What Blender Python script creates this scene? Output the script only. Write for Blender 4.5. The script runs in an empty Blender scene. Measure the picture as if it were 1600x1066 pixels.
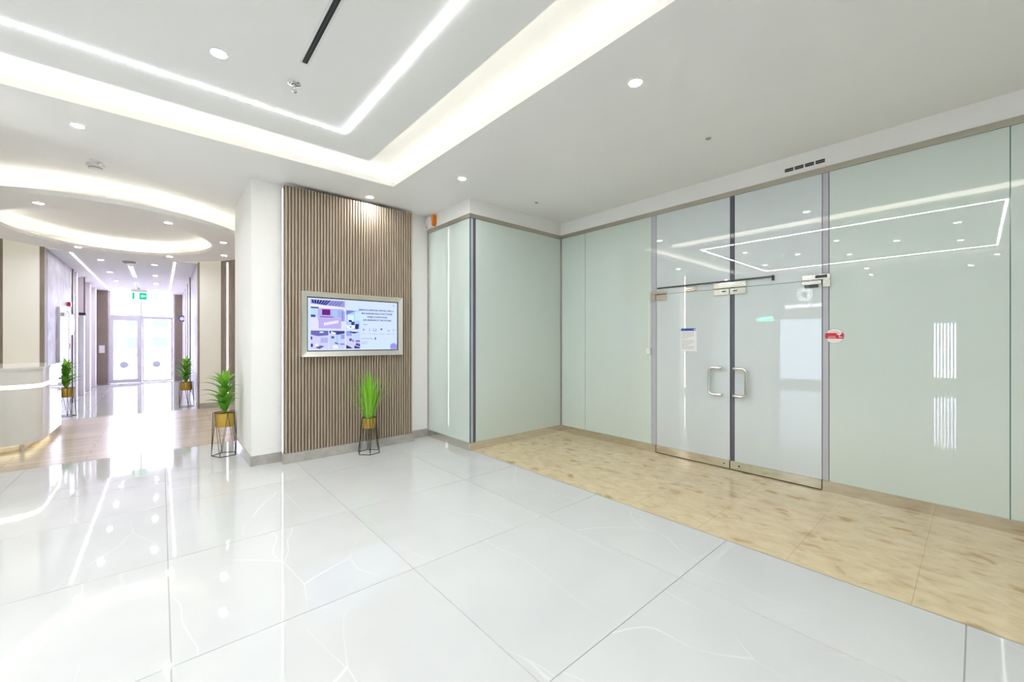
import bpy, bmesh, math, random
from mathutils import Vector, Matrix
random.seed(7)
PI = math.pi
C = bpy.context.scene.collection
S = bpy.context.scene

# ------------------------------------------------------------------ camera, world, exposure
H = 1.478                                   # eye height; X runs along the TV wall, Y down the corridor
cam = bpy.data.cameras.new('camera'); cam.sensor_width = 36; cam.lens = 631 / 1600 * 36
cam.shift_y = -1 / 1600; cam.clip_start = 0.02; cam.clip_end = 400
co = bpy.data.objects.new('camera', cam); C.objects.link(co)
co.location = (0, 0, H); co.rotation_euler = (PI / 2, 0, math.radians(-41))
S.camera = co
S.view_settings.view_transform = 'Standard'; S.view_settings.look = 'None'
S.view_settings.gamma = 1; S.view_settings.use_curve_mapping = False
S.view_settings.exposure = 0.47
W = bpy.data.worlds.new('sky'); S.world = W; W.use_nodes = True
bg = W.node_tree.nodes['Background']; bg.inputs[0].default_value = (0.75, 0.70, 1.0, 1); bg.inputs[1].default_value = 11.5
sun = bpy.data.lights.new('sun', 'SUN'); sun.energy = 3; sun.angle = 0.02
so = bpy.data.objects.new('sun', sun); C.objects.link(so); so.rotation_euler = (math.radians(38), math.radians(-25), 0)

# light levels (emission strength of the room's own fittings)
L_LINE, L_COVE, L_DOWN, L_RING, L_STRIP = 60.0, 11.0, 335.0, 6.0, 14.0
WARM = (1.0, 0.95, 0.81); WHITE = (0.97, 0.98, 1.0); COOL = (0.95, 0.93, 1.0)

# ------------------------------------------------------------------ materials
MATS = {}
def nodes_of(m):
    m.use_nodes = True
    return m.node_tree.nodes, m.node_tree.links
def mat(name, col, rough=0.5, metal=0.0, spec=0.5, bump=0.0, bscale=40.0, var=0.0, vscale=4.0, trans=0.0):
    if name in MATS: return MATS[name]
    m = bpy.data.materials.new(name); n, l = nodes_of(m); p = n['Principled BSDF']
    p.inputs['Roughness'].default_value = rough; p.inputs['Metallic'].default_value = metal
    p.inputs['Specular IOR Level'].default_value = spec
    p.inputs['Transmission Weight'].default_value = trans
    tc = n.new('ShaderNodeTexCoord')
    ns = n.new('ShaderNodeTexNoise'); ns.inputs['Scale'].default_value = vscale; ns.inputs['Detail'].default_value = 3
    l.new(tc.outputs['Object'], ns.inputs['Vector'])
    mx = n.new('ShaderNodeMix'); mx.data_type = 'RGBA'
    mx.inputs[6].default_value = (*[c * (1 - var) for c in col], 1); mx.inputs[7].default_value = (*[min(1, c * (1 + var)) for c in col], 1)
    l.new(ns.outputs['Fac'], mx.inputs[0]); l.new(mx.outputs[2], p.inputs['Base Color'])
    if bump:
        nb = n.new('ShaderNodeTexNoise'); nb.inputs['Scale'].default_value = bscale; nb.inputs['Detail'].default_value = 2
        l.new(tc.outputs['Object'], nb.inputs['Vector'])
        b = n.new('ShaderNodeBump'); b.inputs['Strength'].default_value = bump; b.inputs['Distance'].default_value = 0.01
        l.new(nb.outputs['Fac'], b.inputs['Height']); l.new(b.outputs['Normal'], p.inputs['Normal'])
    MATS[name] = m; return m
def emit(name, col, s):
    if name in MATS: return MATS[name]
    m = bpy.data.materials.new(name); n, l = nodes_of(m); n.remove(n['Principled BSDF'])
    e = n.new('ShaderNodeEmission'); e.inputs[0].default_value = (*col, 1); e.inputs[1].default_value = s
    l.new(e.outputs[0], n['Material Output'].inputs[0]); MATS[name] = m; return m
def clear_glass(name, tint=(0.93, 0.97, 0.95)):
    m = bpy.data.materials.new(name); n, l = nodes_of(m); n.remove(n['Principled BSDF'])
    t = n.new('ShaderNodeBsdfTransparent'); t.inputs[0].default_value = (*tint, 1)
    g = n.new('ShaderNodeBsdfGlossy'); g.inputs['Roughness'].default_value = 0.01
    f = n.new('ShaderNodeFresnel'); f.inputs[0].default_value = 1.5
    mx = n.new('ShaderNodeMixShader'); l.new(f.outputs[0], mx.inputs[0]); l.new(t.outputs[0], mx.inputs[1]); l.new(g.outputs[0], mx.inputs[2])
    l.new(mx.outputs[0], n['Material Output'].inputs[0]); MATS[name] = m; return m
def ramp(n, pts):
    r = n.new('ShaderNodeValToRGB'); e = r.color_ramp.elements
    while len(e) < len(pts): e.new(0.5)
    for k, (p, c) in enumerate(pts): e[k].position = p; e[k].color = (*c, 1) if len(c) == 3 else c
    return r
def tile_mat():
    m = bpy.data.materials.new('white_porcelain'); n, l = nodes_of(m); p = n['Principled BSDF']
    g = n.new('ShaderNodeNewGeometry'); oi = n.new('ShaderNodeObjectInfo')
    cb = n.new('ShaderNodeCombineXYZ'); mu = n.new('ShaderNodeMath'); mu.operation = 'MULTIPLY'; mu.inputs[1].default_value = 60
    l.new(oi.outputs['Random'], mu.inputs[0]); l.new(mu.outputs[0], cb.inputs[0]); l.new(mu.outputs[0], cb.inputs[2])
    ad = n.new('ShaderNodeVectorMath'); ad.operation = 'ADD'; l.new(g.outputs['Position'], ad.inputs[0]); l.new(cb.outputs[0], ad.inputs[1])
    mp = n.new('ShaderNodeMapping'); mp.inputs['Rotation'].default_value = (0, 0, 0.7); mp.inputs['Scale'].default_value = (1.3, 0.35, 1)
    l.new(ad.outputs[0], mp.inputs[0])
    nz = n.new('ShaderNodeTexNoise'); nz.inputs['Scale'].default_value = 1.4; nz.inputs['Detail'].default_value = 1.5; l.new(ad.outputs[0], nz.inputs['Vector'])
    sc_v = n.new('ShaderNodeVectorMath'); sc_v.operation = 'SCALE'; sc_v.inputs['Scale'].default_value = 0.28; l.new(nz.outputs['Color'], sc_v.inputs[0])
    ad2 = n.new('ShaderNodeVectorMath'); ad2.operation = 'ADD'; l.new(mp.outputs[0], ad2.inputs[0]); l.new(sc_v.outputs[0], ad2.inputs[1])
    vo = n.new('ShaderNodeTexVoronoi'); vo.feature = 'DISTANCE_TO_EDGE'; vo.inputs['Scale'].default_value = 1.0; l.new(ad2.outputs[0], vo.inputs['Vector'])
    r = ramp(n, [(0.0, (1, 1, 1)), (0.0030, (0, 0, 0))]); l.new(vo.outputs['Distance'], r.inputs[0])
    nm = n.new('ShaderNodeTexNoise'); nm.inputs['Scale'].default_value = 1.3; l.new(ad.outputs[0], nm.inputs['Vector'])
    rm = ramp(n, [(0.42, (0, 0, 0)), (0.62, (1, 1, 1))]); l.new(nm.outputs['Fac'], rm.inputs[0])
    vm = n.new('ShaderNodeMath'); vm.operation = 'MULTIPLY'; l.new(r.outputs[0], vm.inputs[0]); l.new(rm.outputs[0], vm.inputs[1])
    n2 = n.new('ShaderNodeTexNoise'); n2.inputs['Scale'].default_value = 1.5; l.new(ad.outputs[0], n2.inputs['Vector'])
    r2 = ramp(n, [(0.3, (0.59, 0.60, 0.60)), (0.7, (0.635, 0.645, 0.64))]); l.new(n2.outputs['Fac'], r2.inputs[0])
    mx = n.new('ShaderNodeMix'); mx.data_type = 'RGBA'; l.new(vm.outputs[0], mx.inputs[0]); l.new(r2.outputs[0], mx.inputs[6]); mx.inputs[7].default_value = (0.76, 0.76, 0.76, 1)
    l.new(mx.outputs[2], p.inputs['Base Color'])
    p.inputs['Roughness'].default_value = 0.03; p.inputs['Specular IOR Level'].default_value = 0.6
    nb = n.new('ShaderNodeTexNoise'); nb.inputs['Scale'].default_value = 5; l.new(g.outputs['Position'], nb.inputs['Vector'])
    b = n.new('ShaderNodeBump'); b.inputs['Strength'].default_value = 0.012; b.inputs['Distance'].default_value = 0.02
    l.new(nb.outputs['Fac'], b.inputs['Height']); l.new(b.outputs['Normal'], p.inputs['Normal'])
    MATS['tile'] = m; return m
def marble_mat():
    m = bpy.data.materials.new('beige_breccia_marble'); n, l = nodes_of(m); p = n['Principled BSDF']
    g = n.new('ShaderNodeNewGeometry')
    wn = n.new('ShaderNodeTexNoise'); wn.inputs['Scale'].default_value = 5; wn.inputs['Detail'].default_value = 4
    l.new(g.outputs['Position'], wn.inputs['Vector'])
    ws = n.new('ShaderNodeVectorMath'); ws.operation = 'SCALE'; ws.inputs['Scale'].default_value = 0.22; l.new(wn.outputs['Color'], ws.inputs[0])
    ad = n.new('ShaderNodeVectorMath'); ad.operation = 'ADD'; l.new(g.outputs['Position'], ad.inputs[0]); l.new(ws.outputs[0], ad.inputs[1])
    mp = n.new('ShaderNodeMapping'); mp.inputs['Rotation'].default_value = (0, 0, -0.35); mp.inputs['Scale'].default_value = (10.0, 6.0, 1); l.new(ad.outputs[0], mp.inputs[0])
    v = n.new('ShaderNodeTexVoronoi'); v.inputs['Scale'].default_value = 1.0; v.inputs['Randomness'].default_value = 1.0; l.new(mp.outputs[0], v.inputs['Vector'])
    sx = n.new('ShaderNodeSeparateColor'); l.new(v.outputs['Color'], sx.inputs[0])
    rs = ramp(n, [(0.0, (0, 0, 0)), (0.72, (0, 0, 0)), (0.90, (1, 1, 1))]); l.new(sx.outputs[0], rs.inputs[0])
    rd = ramp(n, [(0.22, (1, 1, 1)), (0.46, (0, 0, 0))]); l.new(v.outputs['Distance'], rd.inputs[0])
    mm = n.new('ShaderNodeMath'); mm.operation = 'MULTIPLY'; l.new(rs.outputs[0], mm.inputs[0]); l.new(rd.outputs[0], mm.inputs[1])
    mk = n.new('ShaderNodeMath'); mk.operation = 'MULTIPLY'; mk.inputs[1].default_value = 0.75; l.new(mm.outputs[0], mk.inputs[0])
    fn = n.new('ShaderNodeTexNoise'); fn.inputs['Scale'].default_value = 8; fn.inputs['Detail'].default_value = 9; fn.inputs['Roughness'].default_value = 0.62; fn.inputs['Distortion'].default_value = 0.5
    mp2 = n.new('ShaderNodeMapping'); mp2.inputs['Rotation'].default_value = (0, 0, -0.35); mp2.inputs['Scale'].default_value = (1.3, 0.8, 1); l.new(g.outputs['Position'], mp2.inputs[0]); l.new(mp2.outputs[0], fn.inputs['Vector'])
    rb = ramp(n, [(0.28, (0.47, 0.33, 0.18)), (0.39, (0.63, 0.50, 0.31)), (0.50, (0.69, 0.56, 0.345)), (0.72, (0.77, 0.645, 0.42))]); l.new(fn.outputs['Fac'], rb.inputs[0])
    rc = ramp(n, [(0.0, (0.46, 0.24, 0.12)), (0.5, (0.44, 0.27, 0.08)), (1.0, (0.55, 0.35, 0.22))]); l.new(sx.outputs[1], rc.inputs[0])
    mx = n.new('ShaderNodeMix'); mx.data_type = 'RGBA'; l.new(mk.outputs[0], mx.inputs[0]); l.new(rb.outputs[0], mx.inputs[6]); l.new(rc.outputs[0], mx.inputs[7])
    l.new(mx.outputs[2], p.inputs['Base Color']); p.inputs['Roughness'].default_value = 0.13
    MATS['marble'] = m; return m
def wood_mat(name, c1, c2, axis='Z', rough=0.45, scale=3.0, planks=False):
    m = bpy.data.materials.new(name); n, l = nodes_of(m); p = n['Principled BSDF']
    g = n.new('ShaderNodeNewGeometry'); mp = n.new('ShaderNodeMapping')
    sc = {'Z': (30, 30, 1.2), 'X': (0.8, 26, 26)}[axis]
    mp.inputs['Scale'].default_value = sc; l.new(g.outputs['Position'], mp.inputs[0])
    nz = n.new('ShaderNodeTexNoise'); nz.inputs['Scale'].default_value = scale; nz.inputs['Detail'].default_value = 5; l.new(mp.outputs[0], nz.inputs['Vector'])
    r = ramp(n, [(0.3, c1), (0.7, c2)]); l.new(nz.outputs['Fac'], r.inputs[0])
    out = r.outputs[0]
    if planks:
        bk = n.new('ShaderNodeTexBrick'); bk.inputs['Scale'].default_value = 1; bk.inputs['Brick Width'].default_value = 1.4; bk.inputs['Row Height'].default_value = 0.19
        bk.inputs['Mortar Size'].default_value = 0.004; bk.inputs[1].default_value = (1, 1, 1, 1); bk.inputs[2].default_value = (0.82, 0.82, 0.82, 1); bk.inputs[3].default_value = (0.5, 0.5, 0.5, 1)
        l.new(g.outputs['Position'], bk.inputs['Vector'])
        mx = n.new('ShaderNodeMix'); mx.data_type = 'RGBA'; mx.blend_type = 'MULTIPLY'; mx.inputs[0].default_value = 1; l.new(out, mx.inputs[6]); l.new(bk.outputs[0], mx.inputs[7]); out = mx.outputs[2]
    l.new(out, p.inputs['Base Color']); p.inputs['Roughness'].default_value = rough
    MATS[name] = m; return m
def stone_mat(name, c1, c2, rough=0.2, scale=2.5):
    m = bpy.data.materials.new(name); n, l = nodes_of(m); p = n['Principled BSDF']
    g = n.new('ShaderNodeNewGeometry')
    nz = n.new('ShaderNodeTexNoise'); nz.inputs['Scale'].default_value = scale; nz.inputs['Detail'].default_value = 7; nz.inputs['Distortion'].default_value = 1.4; l.new(g.outputs['Position'], nz.inputs['Vector'])
    r = ramp(n, [(0.3, c1), (0.7, c2)]); l.new(nz.outputs['Fac'], r.inputs[0]); l.new(r.outputs[0], p.inputs['Base Color']); p.inputs['Roughness'].default_value = rough
    MATS[name] = m; return m

M_WALL = mat('white_wall_paint', (0.90, 0.90, 0.87), 0.6, var=0.01)
M_CREAM = mat('cream_wall_paint', (0.90, 0.88, 0.81), 0.5, var=0.01)
M_CEIL = mat('white_ceiling_paint', (0.92, 0.92, 0.905), 0.8, var=0.01, spec=0.2)
M_TILE = tile_mat(); M_MARBLE = marble_mat()
M_GROUT = mat('grey_grout', (0.42, 0.41, 0.38), 0.8, var=0.1)
M_SLAT = wood_mat('brown_oak_slat', (0.34, 0.265, 0.19), (0.48, 0.39, 0.295))
M_SLATBACK = wood_mat('dark_oak_backing', (0.12, 0.085, 0.055), (0.17, 0.125, 0.085))
M_WOODGREY = wood_mat('grey_brown_veneer', (0.21, 0.165, 0.13), (0.30, 0.245, 0.20))
M_WOODFLOOR = wood_mat('oak_floor', (0.47, 0.37, 0.27), (0.62, 0.52, 0.41), 'X', 0.25, 2.0, True)
M_FROST = mat('green_frosted_glass', (0.655, 0.74, 0.685), 0.0, var=0.02, vscale=0.6, spec=1.0)
M_FROSTD = mat('grey_frosted_glass', (0.66, 0.72, 0.73), 0.0, var=0.02, vscale=0.6, spec=1.0)
M_STRIPGLASS = mat('lilac_clear_strip', (0.50, 0.50, 0.55), 0.03)
M_DARKGLASS = mat('dark_blue_opaque_strip', (0.085, 0.085, 0.12), 0.02, spec=0.8)  # opaque; on unfilmed strips the dark unlit interior is put into the colour
M_GLASSEDGE = mat('green_glass_edge', (0.03, 0.13, 0.11), 0.1)
M_STEEL = mat('polished_steel', (0.74, 0.71, 0.64), 0.12, 1.0, bump=0.02, bscale=30)
M_BRUSH = mat('brushed_steel', (0.78, 0.76, 0.72), 0.24, 1.0)
M_CHANNEL = mat('satin_steel_channel', (0.46, 0.43, 0.36), 0.3, 0.9)
M_BLACK = mat('black_metal', (0.012, 0.012, 0.013), 0.4)
M_GAPBLACK = mat('black_gap', (0.01, 0.01, 0.01), 0.6)
M_GOLD = mat('gold_pot', (0.56, 0.37, 0.07), 0.38, 0.55, var=0.05)
M_SOIL = mat('brown_soil', (0.05, 0.035, 0.02), 0.9, var=0.4, vscale=60)
M_BASE = stone_mat('grey_marble_base', (0.36, 0.34, 0.31), (0.50, 0.48, 0.44), 0.15, 4)
M_STONE = stone_mat('pale_grey_marble', (0.26, 0.24, 0.27), (0.50, 0.47, 0.53), 0.42, 2.2)
M_WHITEG = mat('white_gloss_lacquer', (0.88, 0.88, 0.85), 0.06, var=0.01)
M_PLASTIC = mat('white_plastic', (0.83, 0.83, 0.81), 0.35)
M_ALU = mat('white_aluminium', (0.68, 0.66, 0.72), 0.35)
M_RED = mat('red_print', (0.62, 0.012, 0.02), 0.35)
M_ORANGE = mat('orange_lens', (0.75, 0.20, 0.01), 0.15)
M_PAPER = mat('white_paper', (0.86, 0.86, 0.85), 0.6)
M_BLUE = mat('blue_print', (0.05, 0.10, 0.42), 0.5)
M_GREYINK = mat('grey_print', (0.45, 0.45, 0.48), 0.6)
M_PINKP = mat('pale_pink_panel', (0.74, 0.60, 0.66), 0.3)
M_LILAC = mat('lilac_grey_panel', (0.55, 0.50, 0.56), 0.2)
M_LEAF = mat('green_leaf', (0.13, 0.38, 0.03), 0.35, var=0.45, vscale=9)
M_LEAF2 = mat('light_green_leaf', (0.26, 0.58, 0.06), 0.35, var=0.35, vscale=9)
M_GRASS = mat('bright_grass', (0.27, 0.66, 0.03), 0.45, var=0.3, vscale=25)
M_GRASS2 = mat('dry_grass', (0.42, 0.42, 0.20), 0.5, var=0.2, vscale=25)
M_CHROME = mat('chrome', (0.82, 0.82, 0.84), 0.08, 1.0)
M_DETECT = mat('grey_detector', (0.42, 0.41, 0.38), 0.4)
M_GLASS = clear_glass('clear_door_glass')
E_LINE = emit('line_light', WHITE, L_LINE); E_COVE = emit('cove_led', WARM, L_COVE); E_DOWN = emit('downlight_lens', WHITE, L_DOWN)
E_RING = emit('ring_led', WARM, L_RING); E_STRIP = emit('strip_led', (1, 0.95, 0.86), L_STRIP); E_CORR = emit('corridor_line', COOL, 9)
E_DESK = emit('desk_led', (1, 0.9, 0.68), 7)

# ------------------------------------------------------------------ mesh building
class MB:
    def __init__(s): s.bm = bmesh.new(); s.mi = 0
    def face(s, pts):
        vs = [s.bm.verts.new(p) for p in pts]
        f = s.bm.faces.new(vs); f.material_index = s.mi; return f
    def box(s, x0, x1, y0, y1, z0, z1, ch=0.0):
        if ch <= 0:
            p = [(x, y, z) for x in (x0, x1) for y in (y0, y1) for z in (z0, z1)]
            v = [s.bm.verts.new(q) for q in p]
            for f in ((0, 1, 3, 2), (4, 6, 7, 5), (0, 4, 5, 1), (2, 3, 7, 6), (0, 2, 6, 4), (1, 5, 7, 3)):
                s.bm.faces.new([v[i] for i in f]).material_index = s.mi
        else:
            r = bmesh.ops.create_cube(s.bm, size=1, matrix=Matrix.Translation(((x0 + x1) / 2, (y0 + y1) / 2, (z0 + z1) / 2)) @ Matrix.Diagonal((abs(x1 - x0), abs(y1 - y0), abs(z1 - z0), 1)))
            es = {e for v in r['verts'] for e in v.link_edges}
            o = bmesh.ops.bevel(s.bm, geom=list(es), offset=ch, segments=1, affect='EDGES')
            if s.mi:
                for f in o['faces']: f.material_index = s.mi
        return s
    def tube(s, pts, r, n=6, closed=False):
        pts = [Vector(p) for p in pts]; rings = []; N = len(pts)
        u = None
        for i, p in enumerate(pts):
            a = pts[i - 1] if (i > 0 or closed) else p; b = pts[(i + 1) % N] if (i < N - 1 or closed) else p
            t = (b - a).normalized()
            if u is None:
                u = t.cross(Vector((0, 0, 1)))
                if u.length < 1e-3: u = t.cross(Vector((1, 0, 0)))
            else: u = u - t * u.dot(t)
            u.normalize(); w = t.cross(u)
            rings.append([s.bm.verts.new(p + (u * math.cos(2 * PI * k / n) + w * math.sin(2 * PI * k / n)) * r) for k in range(n)])
        for i in range(N if closed else N - 1):
            a, b = rings[i], rings[(i + 1) % N]
            for k in range(n): s.bm.faces.new((a[k], a[(k + 1) % n], b[(k + 1) % n], b[k])).material_index = s.mi
        if not closed:
            s.bm.faces.new(rings[0][::-1]).material_index = s.mi; s.bm.faces.new(rings[-1]).material_index = s.mi
        return s
    def lathe(s, prof, n=24, c=(0, 0, 0), axis='Z', closed=False):
        rings = []
        for (r, h) in prof:
            ring = []
            for k in range(n):
                a = 2 * PI * k / n; q = (r * math.cos(a), r * math.sin(a), h)
                if axis == 'X': q = (h, q[0], q[1])
                if axis == 'Y': q = (q[0], h, q[1])
                ring.append(s.bm.verts.new((q[0] + c[0], q[1] + c[1], q[2] + c[2])))
            rings.append(ring)
        m = len(rings)
        for i in range(m if closed else m - 1):
            a, b = rings[i], rings[(i + 1) % m]
            for k in range(n): s.bm.faces.new((a[k], a[(k + 1) % n], b[(k + 1) % n], b[k])).material_index = s.mi
        if not closed:
            if prof[0][0] > 1e-6: s.bm.faces.new(rings[0][::-1]).material_index = s.mi
            if prof[-1][0] > 1e-6: s.bm.faces.new(rings[-1]).material_index = s.mi
        return s
    def prism(s, pts2, z0, z1):
        a = [s.bm.verts.new((x, y, z0)) for x, y in pts2]; b = [s.bm.verts.new((x, y, z1)) for x, y in pts2]; n = len(a)
        s.bm.faces.new(a[::-1]).material_index = s.mi; s.bm.faces.new(b).material_index = s.mi
        for k in range(n): s.bm.faces.new((a[k], a[(k + 1) % n], b[(k + 1) % n], b[k])).material_index = s.mi
        return s
    def mesh(s, name, mats, smooth=False):
        bmesh.ops.remove_doubles(s.bm, verts=s.bm.verts, dist=1e-6)
        bmesh.ops.recalc_face_normals(s.bm, faces=s.bm.faces)
        me = bpy.data.meshes.new(name); s.bm.to_mesh(me); s.bm.free()
        for m in (mats if isinstance(mats, (list, tuple)) else [mats]): me.materials.append(m)
        if smooth:
            for p in me.polygons: p.use_smooth = True
            me.set_sharp_from_angle(angle=math.radians(35))
        return me
    def build(s, name, mats, parent=None, smooth=False, loc=None): return link(name, s.mesh(name, mats, smooth), parent, loc)
def link(name, me, parent=None, loc=None):
    o = bpy.data.objects.new(name, me); C.objects.link(o); o.parent = parent
    if loc: o.location = loc
    return o
def tag(o, label, cat, group=None):
    o['label'] = label; o['category'] = cat
    if group: o['group'] = group
    return o
def thing(name, label, cat, loc=(0, 0, 0), group=None, rz=0):
    o = bpy.data.objects.new(name, None); C.objects.link(o); o.location = loc; o.rotation_euler = (0, 0, rz); o.empty_display_size = 0.1
    return tag(o, label, cat, group)
def struct(o): o['kind'] = 'structure'; return o
def sempty(name, loc=(0, 0, 0)):
    o = bpy.data.objects.new(name, None); C.objects.link(o); o.location = loc; return struct(o)
def bx(*a, **k): return MB().box(*a, **k)
def copy_tree(o, parent=None):
    c = o.copy(); C.objects.link(c); c.parent = parent
    for ch in list(o.children): copy_tree(ch, c)
    return c
def text_mesh(txt, size, font_align='CENTER', depth=0.002, bold=0.0):
    cu = bpy.data.curves.new('text', 'FONT'); cu.body = txt; cu.size = size; cu.align_x = font_align; cu.align_y = 'CENTER'; cu.extrude = depth / 2; cu.resolution_u = 3; cu.offset = bold
    o = bpy.data.objects.new('text', cu); C.objects.link(o)
    bpy.context.view_layer.update()
    me = bpy.data.meshes.new_from_object(o.evaluated_get(bpy.context.evaluated_depsgraph_get()))
    bpy.data.objects.remove(o); bpy.data.curves.remove(cu); return me

# ------------------------------------------------------------------ key dimensions
XG = 4.92          # glass shopfront
XB, YB = 3.12, 4.45  # glazed box corner
YW = 5.58          # TV wall
XM = 3.16          # tile / marble border
HC = 3.38          # ceiling
XL, YN = -6.1, -3.0  # far side of the hall, wall behind
YC0, YC1 = 11.0, 19.3  # corridor
CXL, CXR, HCC = -1.58, 0.60, 3.16
LXL, LXR = -3.4, 2.4   # reception lobby
GT = 3.125         # top of glass

# ------------------------------------------------------------------ floor
floor = struct(bx(XL - 3.5, 9, YN - 0.2, YC1 + 1.2, -0.20, -0.0035).build('floor', M_GROUT))
tile_cache = {}
def tile_piece(name, x0, x1, y0, y1, m, g=0.0016):
    w, d = round(x1 - x0 - 2 * g, 4), round(y1 - y0 - 2 * g, 4)
    if w < 0.02 or d < 0.02: return
    k = (name, w, d)
    if k not in tile_cache:
        b = MB(); c = 0.0012 if name == 'floor_tile' else 0.0004
        b.bm.verts.ensure_lookup_table()
        lo = [b.bm.verts.new((sx * w / 2, sy * d / 2, -0.0034)) for sx, sy in ((-1, -1), (1, -1), (1, 1), (-1, 1))]
        hi = [b.bm.verts.new((sx * (w / 2 - c), sy * (d / 2 - c), 0)) for sx, sy in ((-1, -1), (1, -1), (1, 1), (-1, 1))]
        b.bm.faces.new(hi)
        for i in range(4): b.bm.faces.new((lo[i], lo[(i + 1) % 4], hi[(i + 1) % 4], hi[i]))
        tile_cache[k] = b.mesh(name, m)
    link(name, tile_cache[k], floor, ((x0 + x1) / 2, (y0 + y1) / 2, 0))
XLINES = [0.035 + 1.2 * k for k in range(-8, 3)]; YLINES = [0.035 + 1.177 * k for k in range(-3, 18)]
def tile_area(name, X0, X1, Y0, Y1, m, xl, yl):
    xs = [X0] + [x for x in xl if X0 + 0.03 < x < X1 - 0.03] + [X1]; ys = [Y0] + [y for y in yl if Y0 + 0.03 < y < Y1 - 0.03] + [Y1]
    for i in range(len(xs) - 1):
        for j in range(len(ys) - 1): tile_piece(name, xs[i], xs[i + 1], ys[j], ys[j + 1], m, 0.0016 if name == 'floor_tile' else 0.0002)
tile_area('floor_tile', XL, XM, YN, YW, M_TILE, XLINES, YLINES)
tile_area('floor_tile', LXL, 0.8, YW + 0.002, 7.15, M_TILE, XLINES, YLINES)
tile_area('floor_tile', CXL, CXR, 11.08, YC1 + 1.0, M_TILE, XLINES, YLINES)
tile_area('marble_slab', XM, XG + 0.02, YN, YB, M_MARBLE, [], [0.24 + 0.6 * k - 0.0 for k in range(-6, 9)])
fb = struct(bx(LXL, LXR, 7.15, 11.08, -0.02, 0.0015).build('floor_oak', M_WOODFLOOR))
fs = MB().box(XM - 0.006, XM + 0.002, YN, YB, -0.003, 0.0012).build('edge_strip', M_CHANNEL, floor)

# ------------------------------------------------------------------ walls
# TV wall block between hall and reception (its left end is the white pier)
wb = struct(bx(0.8, XB, YW, 6.96, 0, HC + 0.02).build('wall_tv', M_WALL))
struct(bx(XB, XG + 0.15, YW, 6.96, 0, HC).build('wall_box_back', M_WALL))
struct(bx(XL - 3.5, -1.37, YW, YW + 0.2, 0, HC + 0.02).build('wall_hall_far', M_WALL))
baseboard_later = [(XL, -3.27, YW - 0.016, YW), (-1.52, -1.355, YW - 0.016, YW)]
struct(bx(XL - 3.5, 9, YN - 0.2, YN, 0, HC + 0.3).build('wall_behind', M_WALL))
struct(bx(LXL - 0.15, LXL, YW + 0.2, YC0, 0, HC + 0.06).build('wall_lobby_left', M_CREAM))
struct(bx(LXR, LXR + 0.15, 6.96, YC0, 0, HC + 0.06).build('wall_lobby_right', M_CREAM))
# cream piers either side of the corridor mouth
struct(bx(-2.055, CXL - 0.06, YC0, YC0 + 0.25, 0, HC + 0.06).build('wall_corridor_pier_left', M_CREAM))
struct(bx(CXR + 0.03, 1.005, YC0, YC0 + 0.25, 0, HC + 0.06).build('wall_corridor_pier_right', M_CREAM))
struct(bx(LXL - 0.15, -2.055, YC0 + 0.06, YC0 + 0.25, 0, HC + 0.06).build('wall_wood_left', M_WOODGREY))
struct(bx(1.005, LXR + 0.15, YC0 + 0.06, YC0 + 0.25, 0, HC + 0.06).build('wall_wood_right', M_WOODGREY))
t = thing('vertical_led', 'vertical white LED line on the brown wood wall past the far cream pier', 'light', (1.13, YC0 + 0.05, 0.12))
bx(-0.012, 0.012, -0.004, 0.012, 0, 3.1).build('diffuser', emit('lilac_led', (0.9, 0.82, 1), 5), t)
bx(-0.018, 0.018, 0.006, 0.012, -0.01, 3.12).build('channel', M_ALU, t)
def baseboard(name, boxes, m=M_BASE, z=0.115):
    b = MB()
    for x0, x1, y0, y1 in boxes: b.box(x0, x1, y0, y1, 0, z)
    return struct(b.build(name, m))
baseboard('baseboard_pier', [(0.785, 1.12, YW - 0.016, YW), (0.785, 0.8, YW, 6.96)])
baseboard('baseboard_hall_far', baseboard_later)
baseboard('baseboard_tv_wall', [(2.80, XB - 0.005, YW - 0.016, YW)])
baseboard('baseboard_lobby', [(CXR + 0.03, 1.005, YC0 - 0.014, YC0), (-2.055, CXL - 0.06, YC0 - 0.014, YC0), (1.005, LXR, YC0 + 0.046, YC0 + 0.06)])
# corridor shell
struct(bx(CXL - 0.2, CXL, YC0 + 0.25, 13.95, 0, HCC).build('wall_corridor_left', M_STONE))
struct(bx(CXR, CXR + 0.2, YC0 + 0.25, 13.8, 0, HCC).build('wall_corridor_right', M_STONE))
struct(bx(CXL - 0.06, CXL, YC0, YC0 + 0.22, 0, HCC).build('trim_1', M_WOODGREY))
struct(bx(CXR - 0.0, CXR + 0.03, YC0, YC0 + 0.16, 0, HCC).build('trim_2', M_WOODGREY))
struct(bx(CXL - 0.20, CXL + 0.02, 13.95, 14.12, 0, HCC).build('trim_3', mat('bronze_trim', (0.17, 0.13, 0.12), 0.4)))
struct(bx(CXR - 0.02, CXR + 0.20, 13.8, 13.95, 0, HCC).build('trim_4', MATS['bronze_trim']))
struct(bx(CXL - 0.3, CXL - 0.10, 14.12, YC1, 0, HCC).build('wall_corridor_left_far', M_PINKP))
struct(bx(CXR + 0.10, CXR + 0.3, 13.95, YC1, 0, HCC).build('wall_corridor_right_far', M_PINKP))
M_WP = mat('white_pilaster', (0.82, 0.80, 0.84), 0.4)
for sx, X, ys in ((1, CXL, (14.5, 15.75, 17.0, 18.35)), (-1, CXR, (14.3, 15.6, 17.0, 18.35))):
    for y in ys:
        a, b = sorted((X - sx * 0.10, X + sx * 0.015))
        struct(bx(a, b, y, y + 0.22, 0, HCC).build('trim_pilaster', M_WP))
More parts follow.
